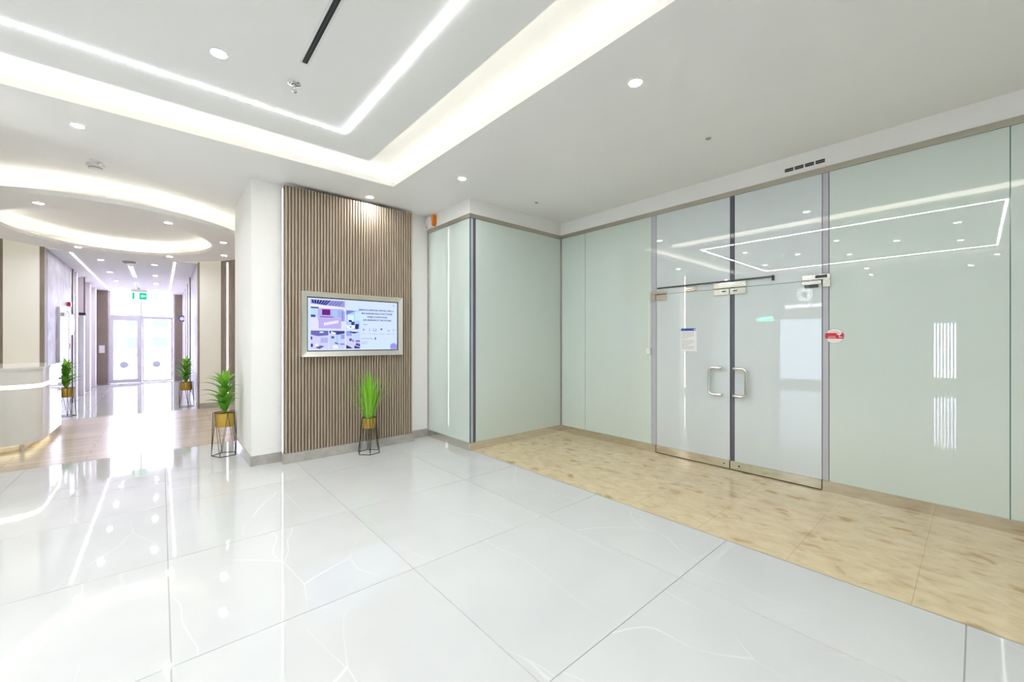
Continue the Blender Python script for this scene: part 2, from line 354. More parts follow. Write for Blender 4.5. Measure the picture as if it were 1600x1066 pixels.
# lift doors between the pilasters
def lift(X, sx, y0, y1, label):
    t = thing('lift_door', label, 'lift door', (X, (y0 + y1) / 2, 0), None)
    h = (y1 - y0) / 2 - 0.06
    a, b = sorted((0, sx * 0.03)); fr = MB().box(a, b, -h - 0.05, -h, 0, 2.16).box(a, b, h, h + 0.05, 0, 2.16).box(a, b, -h, h, 2.10, 2.16); fr.build('door_frame', M_ALU, t)
    a, b = sorted((0, sx * 0.012))
    bx(a, b, -h, -0.003, 0.01, 2.10).build('door_leaf', M_LILAC, t); bx(a, b, 0.003, h, 0.01, 2.10).build('door_leaf', M_LILAC, t)
    a, b = sorted((0, sx * 0.025)); bx(a, b, -0.09, 0.09, 2.28, 2.40).build('floor_indicator', M_DARKGLASS, t)
lift(CXL - 0.10, 1, 14.74, 15.73, 'lilac grey lift doors beside the stone clad left corridor wall')
lift(CXL - 0.10, 1, 15.99, 16.98, 'lilac grey lift doors further along the left corridor wall')
lift(CXR + 0.10, -1, 14.54, 15.58, 'lilac grey lift doors beside the stone clad right corridor wall')
lift(CXR + 0.10, -1, 15.84, 16.98, 'lilac grey lift doors further along the right corridor wall')
struct(bx(CXL, CXL + 0.012, YC0 + 0.3, 12.1, 0, 0.10).build('baseboard_corridor_left', M_WP))
struct(bx(CXR - 0.012, CXR, YC0 + 0.3, 13.8, 0, 0.10).build('baseboard_corridor_right', M_WP))
struct(bx(CXL - 0.1, CXL - 0.085, 17.3, 18.3, 0, 0.1).build('baseboard_corridor_end', M_WP))

# ------------------------------------------------------------------ ceilings
OX0, OX1, OY0, OY1 = -3.64, 2.17, -1.18, 4.74      # cove opening
RX0, RX1, RY0, RY1 = -3.13, 1.67, -0.67, 4.225     # floating raft
b = MB()
for x0, x1, y0, y1 in ((XL - 3.5, OX0, YN, YW), (OX1, XG + 0.3, YN, YW), (OX0, OX1, YN, OY0), (OX0, OX1, OY1, YW)): b.box(x0, x1, y0, y1, HC, HC + 0.07)
ceil = struct(b.build('ceiling', M_CEIL))
bx(OX0 - 0.6, OX1 + 0.6, OY0 - 0.6, OY1 + 0.6, HC + 0.18, HC + 0.24).build('cove_soffit', M_CEIL, ceil)
b = MB()
for x0, x1, y0, y1 in ((OX0 - 0.62, OX0 - 0.58, OY0 - 0.6, OY1 + 0.6), (OX1 + 0.58, OX1 + 0.62, OY0 - 0.6, OY1 + 0.6), (OX0 - 0.6, OX1 + 0.6, OY0 - 0.62, OY0 - 0.58), (OX0 - 0.6, OX1 + 0.6, OY1 + 0.58, OY1 + 0.62)): b.box(x0, x1, y0, y1, HC + 0.07, HC + 0.18)
b.build('cove_upstand', M_CEIL, ceil)
bx(RX0, RX1, RY0, RY1, HC, HC + 0.13).build('raft', M_CEIL, ceil)
bx(-2.4, 0.9, 0.1, 3.4, HC + 0.13, HC + 0.18).build('raft_hanger', M_CEIL, ceil)
cove = thing('cove_light', 'warm LED cove glowing round the recessed ceiling tray', 'cove light', (0, 0, HC + 0.07))
for x0, x1, y0, y1 in ((OX0 - 0.20, OX0 - 0.17, OY0, OY1), (OX1 + 0.17, OX1 + 0.20, OY0, OY1), (OX0, OX1, OY0 - 0.20, OY0 - 0.17), (OX0, OX1, OY1 + 0.17, OY1 + 0.20)):
    bx(x0, x1, y0, y1, 0, 0.028).build('led_strip', E_COVE, cove)
E_EDGEGLOW = emit('raft_edge_added_glow', WARM, 3.6)  # added glow strips on the raft edge, brightening the cove's reflection in the glass
for x0, x1, y0, y1 in ((RX0 - 0.006, RX0 - 0.0005, RY0, RY1), (RX1 + 0.0005, RX1 + 0.006, RY0, RY1), (RX0, RX1, RY0 - 0.006, RY0 - 0.0005), (RX0, RX1, RY1 + 0.0005, RY1 + 0.006)):
    bx(x0, x1, y0, y1, -0.02, 0.05).build('edge_strip', E_EDGEGLOW, cove)
# linear rectangle flush in the raft
LX0, LX1, LY0, LY1 = -2.70, 1.262, -0.27, 3.80
lin = thing('linear_light', 'thin rectangle of white line light set flush in the ceiling raft', 'line light', (0, 0, HC))
w = 0.012
for x0, x1, y0, y1 in ((LX0 - w, LX0 + w, LY0 - w, LY1 + w), (LX1 - w, LX1 + w, LY0 - w, LY1 + w), (LX0 + w, LX1 - w, LY0 - w, LY0 + w), (LX0 + w, LX1 - w, LY1 - w, LY1 + w)):
    bx(x0, x1, y0, y1, -0.004, -0.0008).build('light_bar', E_LINE, lin)
# reception ceiling and corridor ceiling
struct(bx(LXL - 0.15, LXR + 0.15, YW, YC0 + 0.25, HC + 0.02, HC + 0.09).build('ceiling_lobby', M_CEIL))
struct(bx(CXL - 0.3, CXR + 0.3, YC0 + 0.26, YC1 + 1.0, HCC, HCC + 0.08).build('ceiling_corridor', M_CEIL))
struct(bx(LXL, LXR, YC0 + 0.20, YC0 + 0.26, HCC, HC + 0.06).build('wall_corridor_bulkhead', M_CEIL))
# dropped elliptical ring
RC, RZ = (-0.53, 9.07), 3.14
b = MB(); N = 96; ri, ro = (1.225, 1.56), (1.86, 2.18)
prof = []
def ell(r, k): a = 2 * PI * k / N; return (RC[0] + r[0] * math.cos(a), RC[1] + r[1] * math.sin(a))
for k in range(N):
    a, c, d, e = ell(ri, k), ell(ri, k + 1), ell(ro, k), ell(ro, k + 1)
    z0, z1 = RZ, RZ + 0.055
    b.face([(*a, z0), (*c, z0), (*e, z0), (*d, z0)]); b.face([(*a, z1), (*d, z1), (*e, z1), (*c, z1)])
    b.face([(*a, z0), (*a, z1), (*c, z1), (*c, z0)]); b.face([(*d, z0), (*e, z0), (*e, z1), (*d, z1)])
ring = tag(b.build('ceiling_ring', M_CEIL), 'white oval ring hung below the reception ceiling', 'ceiling ring')
for k in range(8):
    q = ell((1.55, 1.87), k * N // 8); bx(q[0] - 0.004, q[0] + 0.004, q[1] - 0.004, q[1] + 0.004, RZ + 0.055, HC + 0.02).build('hanger', M_CEIL, ring)
for nm, r0, r1 in (('inner_led', (ri[0] + 0.06, ri[1] + 0.06), (ri[0] + 0.085, ri[1] + 0.085)), ('outer_led', (ro[0] - 0.085, ro[1] - 0.085), (ro[0] - 0.06, ro[1] - 0.06))):
    b = MB()
    for k in range(N):
        a, c, d, e = ell(r0, k), ell(r0, k + 1), ell(r1, k), ell(r1, k + 1); z0, z1 = RZ + 0.0552, RZ + 0.068
        b.face([(*a, z1), (*d, z1), (*e, z1), (*c, z1)]); b.face([(*a, z0), (*a, z1), (*c, z1), (*c, z0)]); b.face([(*d, z0), (*e, z0), (*e, z1), (*d, z1)])
    b.build(nm, E_RING, ring)

# downlights
tr = MB().lathe([(0.040, -0.001), (0.046, -0.006), (0.056, -0.005), (0.058, 0.0), (0.040, 0.0)], 24, closed=True).mesh('trim_ring', M_PLASTIC, True)
ln = MB().lathe([(0.0005, -0.0018), (0.041, -0.0018), (0.041, -0.0002)], 20).mesh('lens', E_DOWN)
def downlight(x, y, z, label, group, s=1.0):
    t = thing('downlight', label, 'downlight', (x, y, z), group); t.scale = (s, s, 1)
    link('trim_ring', tr, t); link('lens', ln, t)
downlight(0.289, 3.29, HC, 'round white downlight on the ceiling raft beside the chrome pendant sprinkler', 'downlights on the ceiling raft')
for x, y in ((0.12, 1.75), (0.15, 0.2), (-1.6, 0.2), (-1.65, 1.85), (-1.65, 3.5), (-0.75, 1.0), (-0.78, 2.6)):
    downlight(x, y, HC, 'round white downlight inside the light rectangle on the ceiling raft', 'downlights on the ceiling raft')
for x, y, lab in ((2.64, 1.65, 'round white downlight in the lower ceiling opposite the pull handles of the shop doors'), (2.67, 3.965, 'round white downlight in the lower ceiling in front of the glazed box corner'), (-0.557, 5.217, 'round white downlight in the lower ceiling between the tray and the reception smoke detector'), (2.092, 5.28, 'round white downlight washing the brown slat panel from above')):
    downlight(x, y, HC, lab, 'downlights in the lower hall ceiling')
for x, y in ((2.64, -0.7), (-3.6, 5.2), (-4.2, 1.9), (-4.1, -0.3), (-4.2, 4.0), (-5.6, 2.0), (-5.6, 0.1)):
    downlight(x, y, HC, 'round white downlight in the lower ceiling outside the recessed tray', 'downlights in the lower hall ceiling')
for x, y in ((-1.117, 7.44), (0.078, 7.49), (0.80, 8.39), (0.93, 9.64), (0.13, 10.50), (-1.113, 10.49), (-1.95, 8.4), (-1.95, 9.7)):
    downlight(x, y, RZ, 'round white downlight on the underside of the oval ceiling ring', 'downlights on the oval ring')
for x in (-0.95, -0.11):
    for y in (12.0, 14.0, 15.95, 17.9): downlight(x, y, HCC, 'round white downlight between the corridor line lights', 'downlights along the corridor ceiling')
for x, y in ((3.88, 1.653), (3.90, 3.974)):
    t = thing('concealed_sprinkler', 'tiny grey sprinkler cover on the ceiling above the marble strip', 'sprinkler', (x, y, HC), 'sprinkler covers above the marble')
    MB().lathe([(0.0005, -0.012), (0.02, -0.012), (0.024, -0.008), (0.024, 0)], 18).build('cover', M_DETECT, t, True)
    MB().lathe([(0.024, -0.004), (0.030, -0.003), (0.031, 0)], 18).build('rim', M_PLASTIC, t, True)
for x, lab in ((-1.30, 'long white line light on the corridor ceiling along the wall with the red alarm boxes'), (0.225, 'long white line light on the corridor ceiling along the wall with the round dark bracket')):
    t = thing('corridor_line_light', lab, 'line light', (x, 0, HCC))
    bx(-0.018, 0.018, 11.35, 19.2, -0.003, 0).build('light_bar', E_CORR, t)
# slot diffuser in the raft, and in the corridor
def slot(x, y0, y1, z, label, w=0.028):
    t = thing('slot_diffuser', label, 'air vent', (x, (y0 + y1) / 2, z)); h = (y1 - y0) / 2
    b = MB().box(-w - 0.014, -w, -h - 0.014, h + 0.014, -0.004, 0).box(w, w + 0.014, -h - 0.014, h + 0.014, -0.004, 0).box(-w, w, -h - 0.014, -h, -0.004, 0).box(-w, w, h, h + 0.014, -0.004, 0)
    b.build('frame', M_PLASTIC, t); bx(-w, w, -h, h, -0.0015, 0).build('dark_slot', M_BLACK, t)
    bx(-0.003, 0.003, -h, h, -0.004, -0.0015).build('blade', mat('dark_grey_blade', (0.05, 0.05, 0.055), 0.3), t)
slot(0.742, 0.4, 3.02, HC, 'long black slot air diffuser in the ceiling raft', 0.017)
slot(-0.52, 12.5, 14.75, HCC, 'black slot air diffuser in the corridor ceiling next to the smoke detector', 0.03)
slot(-0.55, 16.0, 18.2, HCC, 'black slot air diffuser in the corridor ceiling next to the exit sign', 0.03)
# sprinkler and detectors
t = thing('pendant_sprinkler', 'chrome pendant sprinkler in the ceiling raft by the slot diffuser', 'sprinkler', (0.743, 3.31, HC))
MB().lathe([(0.045, 0), (0.045, -0.004), (0.030, -0.010), (0.016, -0.010), (0.016, 0)], 24).build('rosette', M_CHROME, t, True)
MB().lathe([(0.011, -0.008), (0.011, -0.03), (0.006, -0.032)], 12).tube([(0.008, 0, -0.03), (0.014, 0, -0.045), (0.004, 0, -0.06)], 0.0025).tube([(-0.008, 0, -0.03), (-0.014, 0, -0.045), (-0.004, 0, -0.06)], 0.0025).build('body', M_CHROME, t, True)
MB().lathe([(0.0005, -0.066), (0.019, -0.064), (0.019, -0.061), (0.0005, -0.060)], 14).build('deflector', M_CHROME, t)
t = thing('smoke_detector', 'white smoke detector with dark vents on the reception ceiling', 'detector', (-0.54, 6.33, HC + 0.02))
MB().lathe([(0.075, 0), (0.075, -0.02), (0.06, -0.03)], 28).build('base', M_PLASTIC, t, True)
MB().lathe([(0.055, -0.03), (0.055, -0.045)], 24).build('vent_band', M_DETECT, t)
MB().lathe([(0.06, -0.045), (0.052, -0.058), (0.0005, -0.062)], 24).build('cap', M_PLASTIC, t, True)
t = thing('sprinkler_plate', 'white pendant sprinkler with wide plate next to the reception smoke detector', 'sprinkler', (-0.50, 6.18, HC + 0.02))
MB().lathe([(0.075, 0), (0.072, -0.006), (0.02, -0.008)], 28).build('plate', M_PLASTIC, t, True)
MB().lathe([(0.012, -0.006), (0.012, -0.03), (0.02, -0.034), (0.0005, -0.036)], 14).build('head', M_CHROME, t, True)
t = thing('smoke_detector', 'grey smoke detector on the corridor ceiling by the slot', 'detector', (-0.507, 11.85, HCC))
MB().lathe([(0.11, 0), (0.11, -0.025), (0.07, -0.05), (0.0005, -0.052)], 24).build('housing', M_DETECT, t, True)
MB().lathe([(0.13, 0), (0.13, -0.008), (0.11, -0.01)], 24).build('base', M_PLASTIC, t, True)

# ------------------------------------------------------------------ fluted wood panel on the TV wall
PX0, PX1, PYF = 1.115, 2.785, 5.42
pan = thing('slat_wall_panel', 'tall panel of vertical brown wood slats behind the wall screen', 'wall panel', ((PX0 + PX1) / 2, YW, 0))
hw = (PX1 - PX0) / 2
bx(-hw, hw, PYF + 0.022 - YW, PYF + 0.075 - YW, 0.122, HC - 0.04).build('backing', M_SLATBACK, pan)
bx(-hw + 0.15, hw - 0.15, PYF + 0.075 - YW, 0, 0.2, HC - 0.15).build('batten', M_SLATBACK, pan)
ns = 46; pitch = (PX1 - PX0) / ns
sm = bx(-pitch * 0.31, pitch * 0.31, 0, 0.022, 0.12, HC - 0.04, ch=0.003).mesh('slat', M_SLAT)
for k in range(ns): link('slat', sm, pan, (-hw + pitch * (k + 0.5), PYF - YW, 0))
bs = struct(bx(PX0 - 0.012, PX1 + 0.012, PYF - 0.012, YW, 0, 0.12).build('baseboard_panel', M_BASE))
for x, lab in ((PX0 - 0.003, 'warm LED strip on the slat panel edge facing the white pier'), (PX1 + 0.003, 'warm LED strip on the slat panel edge facing the glazed box'), (-1.542, 'warm LED strip on the edge of the slat panel beyond the reception opening')):
    t = thing('backlight_strip', lab, 'light', (x, PYF + 0.085, 0.125))
    hw_s = 0.010 if x < 0 else 0.0009
    bx(-hw_s, hw_s, 0.012 - (0.014 if x < 0 else 0.0028), 0.012, 0, HC - 0.19).build('led_strip', E_STRIP, t); bx(-0.0025, 0.0025, 0.0125, 0.02, 0, HC - 0.19).build('channel', M_ALU, t)
pan2 = copy_tree(pan); pan2.location.x = -1.555 - hw; pan2['label'] = 'tall brown wood slat panel on the wall beyond the reception opening'
struct(bx(-1.555 - 2 * hw - 0.012, -1.555 + 0.012, PYF - 0.012, YW, 0, 0.12).build('baseboard_panel_far', M_BASE))
# ------------------------------------------------------------------ wall screen
tv = thing('wall_screen', 'wide digital display in a polished steel frame on the slat panel', 'screen', (1.938, PYF, 1.678))
fw, fh = 0.655, 0.402; iw, ih = 0.592, 0.338
b = MB()
O = [(-fw, -fh), (fw, -fh), (fw, fh), (-fw, fh)]; I = [(-iw, -ih), (iw, -ih), (iw, ih), (-iw, ih)]
for k in range(4):
    o0, o1, i0, i1 = O[k], O[(k + 1) % 4], I[k], I[(k + 1) % 4]
    f = lambda p, y: (p[0], y, p[1])
    b.face([f(o0, -0.075), f(o1, -0.075), f(i1, -0.062), f(i0, -0.062)]); b.face([f(o0, 0), f(o1, 0), f(o1, -0.075), f(o0, -0.075)]); b.face([f(i0, -0.062), f(i1, -0.062), f(i1, -0.03), f(i0, -0.03)])
b.build('frame', mat('satin_steel_frame', (0.86, 0.84, 0.80), 0.3, 1.0), tv)
bx(-iw - 0.01, iw + 0.01, -0.045, 0, -ih - 0.01, ih + 0.01).build('bezel', M_BLACK, tv)
sw, sh = iw - 0.012, ih - 0.012
SB = 0.74
def scol(c): return emit('screen_%02x%02x%02x' % tuple(int(255 * v) for v in c), tuple((v / 12.92 if v <= 0.04045 else ((v + 0.055) / 1.055) ** 2.4) for v in c), SB)
scr = bx(-sw, sw, -0.0475, -0.044, -sh, sh).build('display', scol((0.84, 0.91, 1.0)), tv)
def sp(u, v): return (-sw + 2 * sw * u, sh - 2 * sh * v)
LAY = -0.0478
def picture(name, items):
    b = MB(); mats = []
    for k, (c, pts) in enumerate(items):
        m = scol(c)
        if m not in mats: mats.append(m)
        b.mi = mats.index(m)
        if len(pts) == 2: (u0, v0), (u1, v1) = pts; pts = [(u0, v0), (u1, v0), (u1, v1), (u0, v1)]
        b.face([(sp(*q)[0], LAY - 0.00006 * k, sp(*q)[1]) for q in pts])
    me = b.mesh(name, mats)
    return link(name, me, scr)
def rel(u0, v0, u1, v1, items):
    T = lambda q: (u0 + (u1 - u0) * q[0], v0 + (v1 - v0) * q[1])
    return [(c, [T(q) for q in pts]) for c, pts in items]
it = [((0.90, 0.90, 1.0), [(0, 0), (1, 1)]), ((0.62, 0.62, 0.88), [(0, 0), (1, 0), (1, 0.22), (0, 0.14)])]
for k in range(7): x = 0.02 + 0.085 * k; it.append(((0.16, 0.18, 0.48), [(x, 0.005), (x + 0.05, 0.005), (x + 0.08 - 0.03 * k, 0.12 + 0.01 * k), (x + 0.03 - 0.03 * k, 0.12 + 0.01 * k)]))
for k in range(4): x = 0.64 + 0.09 * k; it.append(((0.42, 0.40, 0.72), [(x, 0.02), (x + 0.03, 0.02), (x - 0.10, 0.19), (x - 0.13, 0.18)]))
it += [((0.95, 0.95, 1.0), [(0, 0.17), (1, 0.27), (1, 0.33), (0, 0.24)]), ((0.74, 0.70, 0.95), [(0.2, 0.29), (0.97, 0.72)]), ((0.75, 0.88, 1.0), [(0, 0.25), (0.2, 0.62)]), ((0.30, 0.30, 0.62), [(0.0, 0.25), (0.22, 0.30)]), ((0.33, 0.27, 0.60), [(0.0, 0.52), (0.13, 0.60)]),
       ((0.45, 0.16, 0.52), [(0.32, 0.32), (0.56, 0.52)]), ((0.66, 0.80, 0.96), [(0.62, 0.33), (0.77, 0.57)]), ((0.62, 0.72, 0.95), [(0.79, 0.35), (0.90, 0.60)]), ((0.20, 0.22, 0.50), [(0.26, 0.575), (0.66, 0.615)]), ((0.35, 0.38, 0.66), [(0.915, 0.36), (0.935, 0.72)]), ((0.70, 0.66, 0.92), [(0.94, 0.36), (1, 0.72)]),
       ((0.76, 0.70, 0.96), [(0.22, 0.60), (0.89, 0.985)]), ((0.85, 0.76, 0.98), [(0.22, 0.60), (0.89, 0.63)])]
for k in range(7): x = 0.37 + 0.062 * k; it.append(((0.97, 0.98, 1.0), [(x, 0.80 - 0.014 * k), (x + 0.05, 0.765 - 0.014 * k), (x + 0.055, 0.86 - 0.014 * k), (x + 0.015, 0.90 - 0.014 * k)]))
picture('photo_reception', rel(0.028, 0.03, 0.38, 0.585, it))
picture('photo_office', rel(0.395, 0.205, 0.55, 0.58, [((0.70, 0.82, 0.98), [(0, 0), (1, 1)]), ((0.50, 0.52, 0.82), [(0, 0), (0.7, 0.02), (0.1, 0.22), (0, 0.25)]), ((0.86, 0.95, 1), [(0.12, 0.24), (0.55, 0.62)]), ((0.78, 0.92, 1), [(0.62, 0.06), (1, 0.55)]), ((0.14, 0.16, 0.42), [(0.18, 0.52), (0.40, 0.62)]), ((0.25, 0.28, 0.56), [(0.36, 0.60), (0.60, 0.78)]), ((0.20, 0.22, 0.48), [(0.66, 0.72), (0.92, 0.72), (0.88, 1), (0.62, 1)]), ((0.97, 0.97, 1), [(0, 0.80), (0.6, 0.80), (0.62, 0.96), (0.15, 1), (0, 0.9)]), ((0.2, 0.2, 0.45), [(0.26, 0.86), (0.38, 0.91)])]))
picture('photo_lounge', rel(0.028, 0.62, 0.205, 0.975, [((0.84, 0.84, 1), [(0, 0), (1, 1)]), ((0.45, 0.44, 0.72), [(0, 0), (1, 0), (1, 0.25), (0.4, 0.30), (0, 0.22)]), ((0.95, 0.95, 1), [(0.5, 0.05), (0.72, 0.12)]), ((0.20, 0.20, 0.5), [(0, 0.32), (0.08, 0.48)]), ((0.26, 0.26, 0.55), [(0, 0.70), (0.12, 0.88)]), ((0.72, 0.72, 0.95), [(0.55, 0.38), (0.98, 0.66)]), ((0.40, 0.40, 0.66), [(0.25, 0.92), (0.55, 0.80), (0.78, 0.84), (0.5, 0.99)]), ((0.97, 0.97, 1), [(0.25, 0.70), (0.42, 0.84)])]))
picture('photo_pantry', rel(0.215, 0.62, 0.378, 0.975, [((0.80, 0.84, 1), [(0, 0), (1, 1)]), ((0.28, 0.28, 0.58), [(0, 0), (1, 0), (1, 0.14), (0.5, 0.22), (0, 0.12)]), ((0.95, 0.95, 1), [(0.1, 0.02), (0.45, 0.12), (0.38, 0.2), (0.12, 0.15)]), ((0.60, 0.64, 0.92), [(0.75, 0.2), (1, 0.45)]), ((0.35, 0.36, 0.62), [(0.12, 0.3), (0.32, 0.42)]), ((0.66, 0.80, 0.96), [(0.45, 0.26), (0.55, 0.66)]), ((0.30, 0.40, 0.68), [(0.36, 0.62), (0.6, 0.70), (0.58, 0.76), (0.36, 0.7)]), ((0.55, 0.55, 0.8), [(0.7, 0.70), (1, 0.78)]), ((0.96, 0.96, 1), [(0.2, 0.8), (0.5, 0.78), (0.6, 0.97), (0.25, 0.98)])]))
picture('photo_workspace', rel(0.395, 0.62, 0.55, 0.975, [((0.82, 0.84, 1), [(0, 0), (1, 1)]), ((0.62, 0.66, 0.92), [(0, 0.0), (0.4, 0.0), (0.4, 0.28), (0, 0.28)]), ((0.18, 0.18, 0.48), [(0.1, 0.02), (0.95, 0.06), (0.55, 0.14)]), ((0.72, 0.88, 1), [(0.42, 0.18), (1, 0.42)]), ((0.34, 0.34, 0.66), [(0.22, 0.42), (0.4, 0.56)]), ((0.72, 0.50, 0.82), [(0.42, 0.48), (0.55, 0.62)]), ((0.56, 0.42, 0.74), [(0.68, 0.52), (1, 0.62)]), ((0.32, 0.36, 0.62), [(0.70, 0.68), (1, 0.72), (1, 0.9), (0.66, 0.8)]), ((0.30, 0.20, 0.46), [(0, 0.78), (0.5, 0.98), (0, 0.99)]), ((0.26, 0.26, 0.52), [(0.58, 0.82), (1, 0.93), (1, 0.99), (0.58, 0.99)])]))
def stext(txt, u, v, size, c=(0.24, 0.28, 0.62), al='CENTER'):
    me = text_mesh(txt, size, al, 0.0004, 0.0009); me.materials.append(scol(c))
    o = link('screen_text', me, scr); o.rotation_euler = (PI / 2, 0, 0); x, z = sp(u, v); o.location = (x, LAY - 0.0004, z)
stext('SEMAPACE SERVICES OFFICES, LEVEL 3,', 0.745, 0.185, 0.0285); stext('MILLENNIUM EXECUTIVE TOWER,', 0.755, 0.255, 0.0285)
stext('SHEIKH ZAYED ROAD', 0.755, 0.325, 0.0285); stext('(LM: MUSEUM OF THE FUTURE)', 0.755, 0.39, 0.0285)
ic = []
for u0, v0, u1, v1, c in ((0.585, 0.475, 0.635, 0.488, (0.55, 0.6, 0.82)), (0.582, 0.565, 0.60, 0.61, (0.62, 0.62, 0.88)), (0.655, 0.555, 0.665, 0.615, (0.64, 0.74, 0.92)), (0.705, 0.56, 0.742, 0.612, (0.50, 0.60, 0.84)), (0.713, 0.567, 0.734, 0.595, (0.97, 1, 1)), (0.792, 0.556, 0.815, 0.596, (0.30, 0.38, 0.86)), (0.803, 0.585, 0.812, 0.61, (0.9, 0.95, 1)), (0.875, 0.59, 0.905, 0.612, (0.58, 0.70, 0.92)), (0.945, 0.56, 0.965, 0.62, (0.74, 0.80, 0.95)),
        (0.572, 0.665, 0.612, 0.675, (0.68, 0.75, 0.92)), (0.64, 0.665, 0.68, 0.675, (0.70, 0.77, 0.93)), (0.69, 0.672, 0.765, 0.682, (0.66, 0.74, 0.92)), (0.775, 0.667, 0.84, 0.678, (0.64, 0.70, 0.92)), (0.865, 0.667, 0.918, 0.678, (0.60, 0.68, 0.92)), (0.935, 0.667, 0.97, 0.678, (0.66, 0.74, 0.92)),
        (0.562, 0.765, 0.705, 0.776, (0.62, 0.66, 0.84)), (0.722, 0.748, 0.737, 0.79, (0.30, 0.32, 0.52)), (0.562, 0.835, 0.64, 0.846, (0.66, 0.72, 0.88)), (0.562, 0.868, 0.63, 0.879, (0.66, 0.72, 0.88)), (0.945, 0.045, 0.963, 0.07, (0.40, 0.80, 0.98)), (0.92, 0.08, 0.975, 0.088, (0.72, 0.86, 0.99))):
    ic.append((c, [(u0, v0), (u1, v1)]))
ic.append(((0.62, 0.60, 0.95), [(1.0 - 0.045 + 0.045 * math.cos(a), 0.94 + 0.075 * math.sin(a)) for a in [2 * PI * k / 16 for k in range(16)] if 0.94 + 0.075 * math.sin(a) < 1.0]))
picture('amenity_icons', ic)['kind'] = 'stuff'

# ------------------------------------------------------------------ glazed box and glass shopfront
wr = struct(bx(XG, XG + 0.15, YN, YB, GT + 0.055, HC).build('wall_right', M_WALL))
struct(MB().box(XB, XG + 0.15, YB, YW, GT + 0.055, HC).build('wall_box_header', M_WALL))
struct(bx(XB + 0.06, XG + 0.1, YB + 0.06, YW, 0.0, GT).build('wall_box_core', M_GAPBLACK))
struct(bx(XG + 0.03, XG + 0.15, YN, YB + 0.06, 0.0, GT + 0.05).build('wall_right_core', M_GAPBLACK))
# channels and kick plates (trim)
kb = 0.105
b = MB(); b.box(XB - 0.012, XB + 0.03, YB - 0.012, YW, GT, GT + 0.055).box(XB + 0.03, XG, YB - 0.012, YB + 0.03, GT, GT + 0.055); struct(b.build('trim_box_head', M_CHANNEL))
struct(bx(XG - 0.012, XG + 0.03, YN, YB - 0.012, GT, GT + 0.055).build('trim_shopfront_head', M_CHANNEL))
b = MB(); b.box(XB - 0.014, XB + 0.05, YB - 0.014, YW - 0.016, 0, kb).box(XB + 0.05, XG - 0.012, YB - 0.014, YB + 0.05, 0, kb); struct(b.build('baseboard_box', M_STEEL))
DY0, DYM, DY1 = 2.765, 1.852, 0.998
b = MB(); b.box(XG - 0.012, XG + 0.03, DY0 + 0.004, YB - 0.014, 0, kb).box(XG - 0.012, XG + 0.03, YN, DY1 - 0.004, 0, kb); struct(b.build('baseboard_shopfront', M_STEEL))
def pane(name, x0, x1, y0, y1, z0, z1, m, label=None):
    o = struct(bx(x0, x1, y0, y1, z0, z1, ch=0.0012).build(name, m)); return o
GX0, GX1 = XG + 0.002, XG + 0.014
g = 0.0025
win = 0
def wpane(y0, y1, z0, z1, m=None):
    global win; win += 1
    return pane('window_%d' % win, GX0, GX1, y0 + g, y1 - g, z0, z1, m or M_FROST)
wpane(3.95, YB - 0.02, kb, GT); wpane(2.835, 3.95, kb, GT)
wpane(-0.17, 0.945, kb, GT); wpane(-1.34, -0.17, kb, GT); wpane(YN, -1.34, kb, GT)
# narrow clear jambs beside the doors
wpane(DY0, 2.835, kb, GT, M_STRIPGLASS); wpane(0.945, DY1, kb, GT, M_STRIPGLASS)
# overpanels
DH = 2.075
wpane(DYM, DY0, DH + 0.004, GT, M_FROSTD); wpane(DYM - 0.045, DYM, DH + 0.004, GT, M_DARKGLASS); wpane(DY1, DYM - 0.045, DH + 0.004, GT, M_FROSTD)
# box panes
win += 1; pane('window_%d' % win, XB + 0.10, XG, YB + 0.002, YB + 0.014, kb, GT, M_FROST)
win += 1; pane('window_%d' % win, XB + 0.055, XB + 0.10, YB + 0.002, YB + 0.014, kb, GT, M_DARKGLASS)
win += 1; pane('window_%d' % win, XB + 0.016, XB + 0.055, YB + 0.002, YB + 0.014, kb, GT, M_STRIPGLASS)
win += 1; pane('window_%d' % win, XB + 0.002, XB + 0.014, YB, YW - 0.03, kb, GT, M_FROST)
struct(bx(XB, XB + 0.015, YB - 0.001, YB + 0.006, kb, GT).build('trim_glass_edge', M_GLASSEDGE))
struct(bx(XB - 0.006, XB + 0.03, YW - 0.03, YW, kb, GT).build('trim_box_jamb', M_CHANNEL))
struct(bx(XG - 0.006, XG + 0.02, YB - 0.02, YB + 0.002, kb, GT).build('trim_inner_corner', M_CHANNEL))
# black joint lines
b = MB()
for y in (3.95, -0.17, -1.34): b.box(GX0 + 0.004, GX1, y - g, y + g, kb, GT)
struct(b.build('trim_glass_joints', M_GLASSEDGE))

def handle(parent, y, s):
    # C pull: grip stands proud of the glass towards the hall
    zc, hh, X = 1.005, 0.155, -0.055
    pts = []
    p0 = [(0, 0, zc + hh), (X * 0.9, 0, zc + hh)]
    r = 0.05; yy = s * 0.125
    pts = [(0.004, 0, zc + hh), (-0.045, 0, zc + hh)]
    for k in range(5): a = PI / 2 * k / 4; pts.append((-0.045 - 0.012 * math.sin(a), s * 0.03 * (1 - math.cos(a)), zc + hh))
    pts += [(-0.057, s * 0.085, zc + hh)]
    for k in range(6): a = PI / 2 * k / 5; pts.append((-0.057, s * (0.085 + 0.045 * math.sin(a)), zc + hh - 0.045 * (1 - math.cos(a))))
    low = [(x, y2, 2 * zc - z) for x, y2, z in reversed(pts)]
    o = MB().tube(pts + low, 0.016, 10).build('pull_handle', M_BRUSH, parent, True); o.location = (0, y, 0)
    for dz in (hh, -hh): MB().lathe([(0.018, -0.004), (0.018, 0.0)], 16, (0.0, y, zc + dz), 'X').build('rose', M_CHROME, o if False else parent, True)
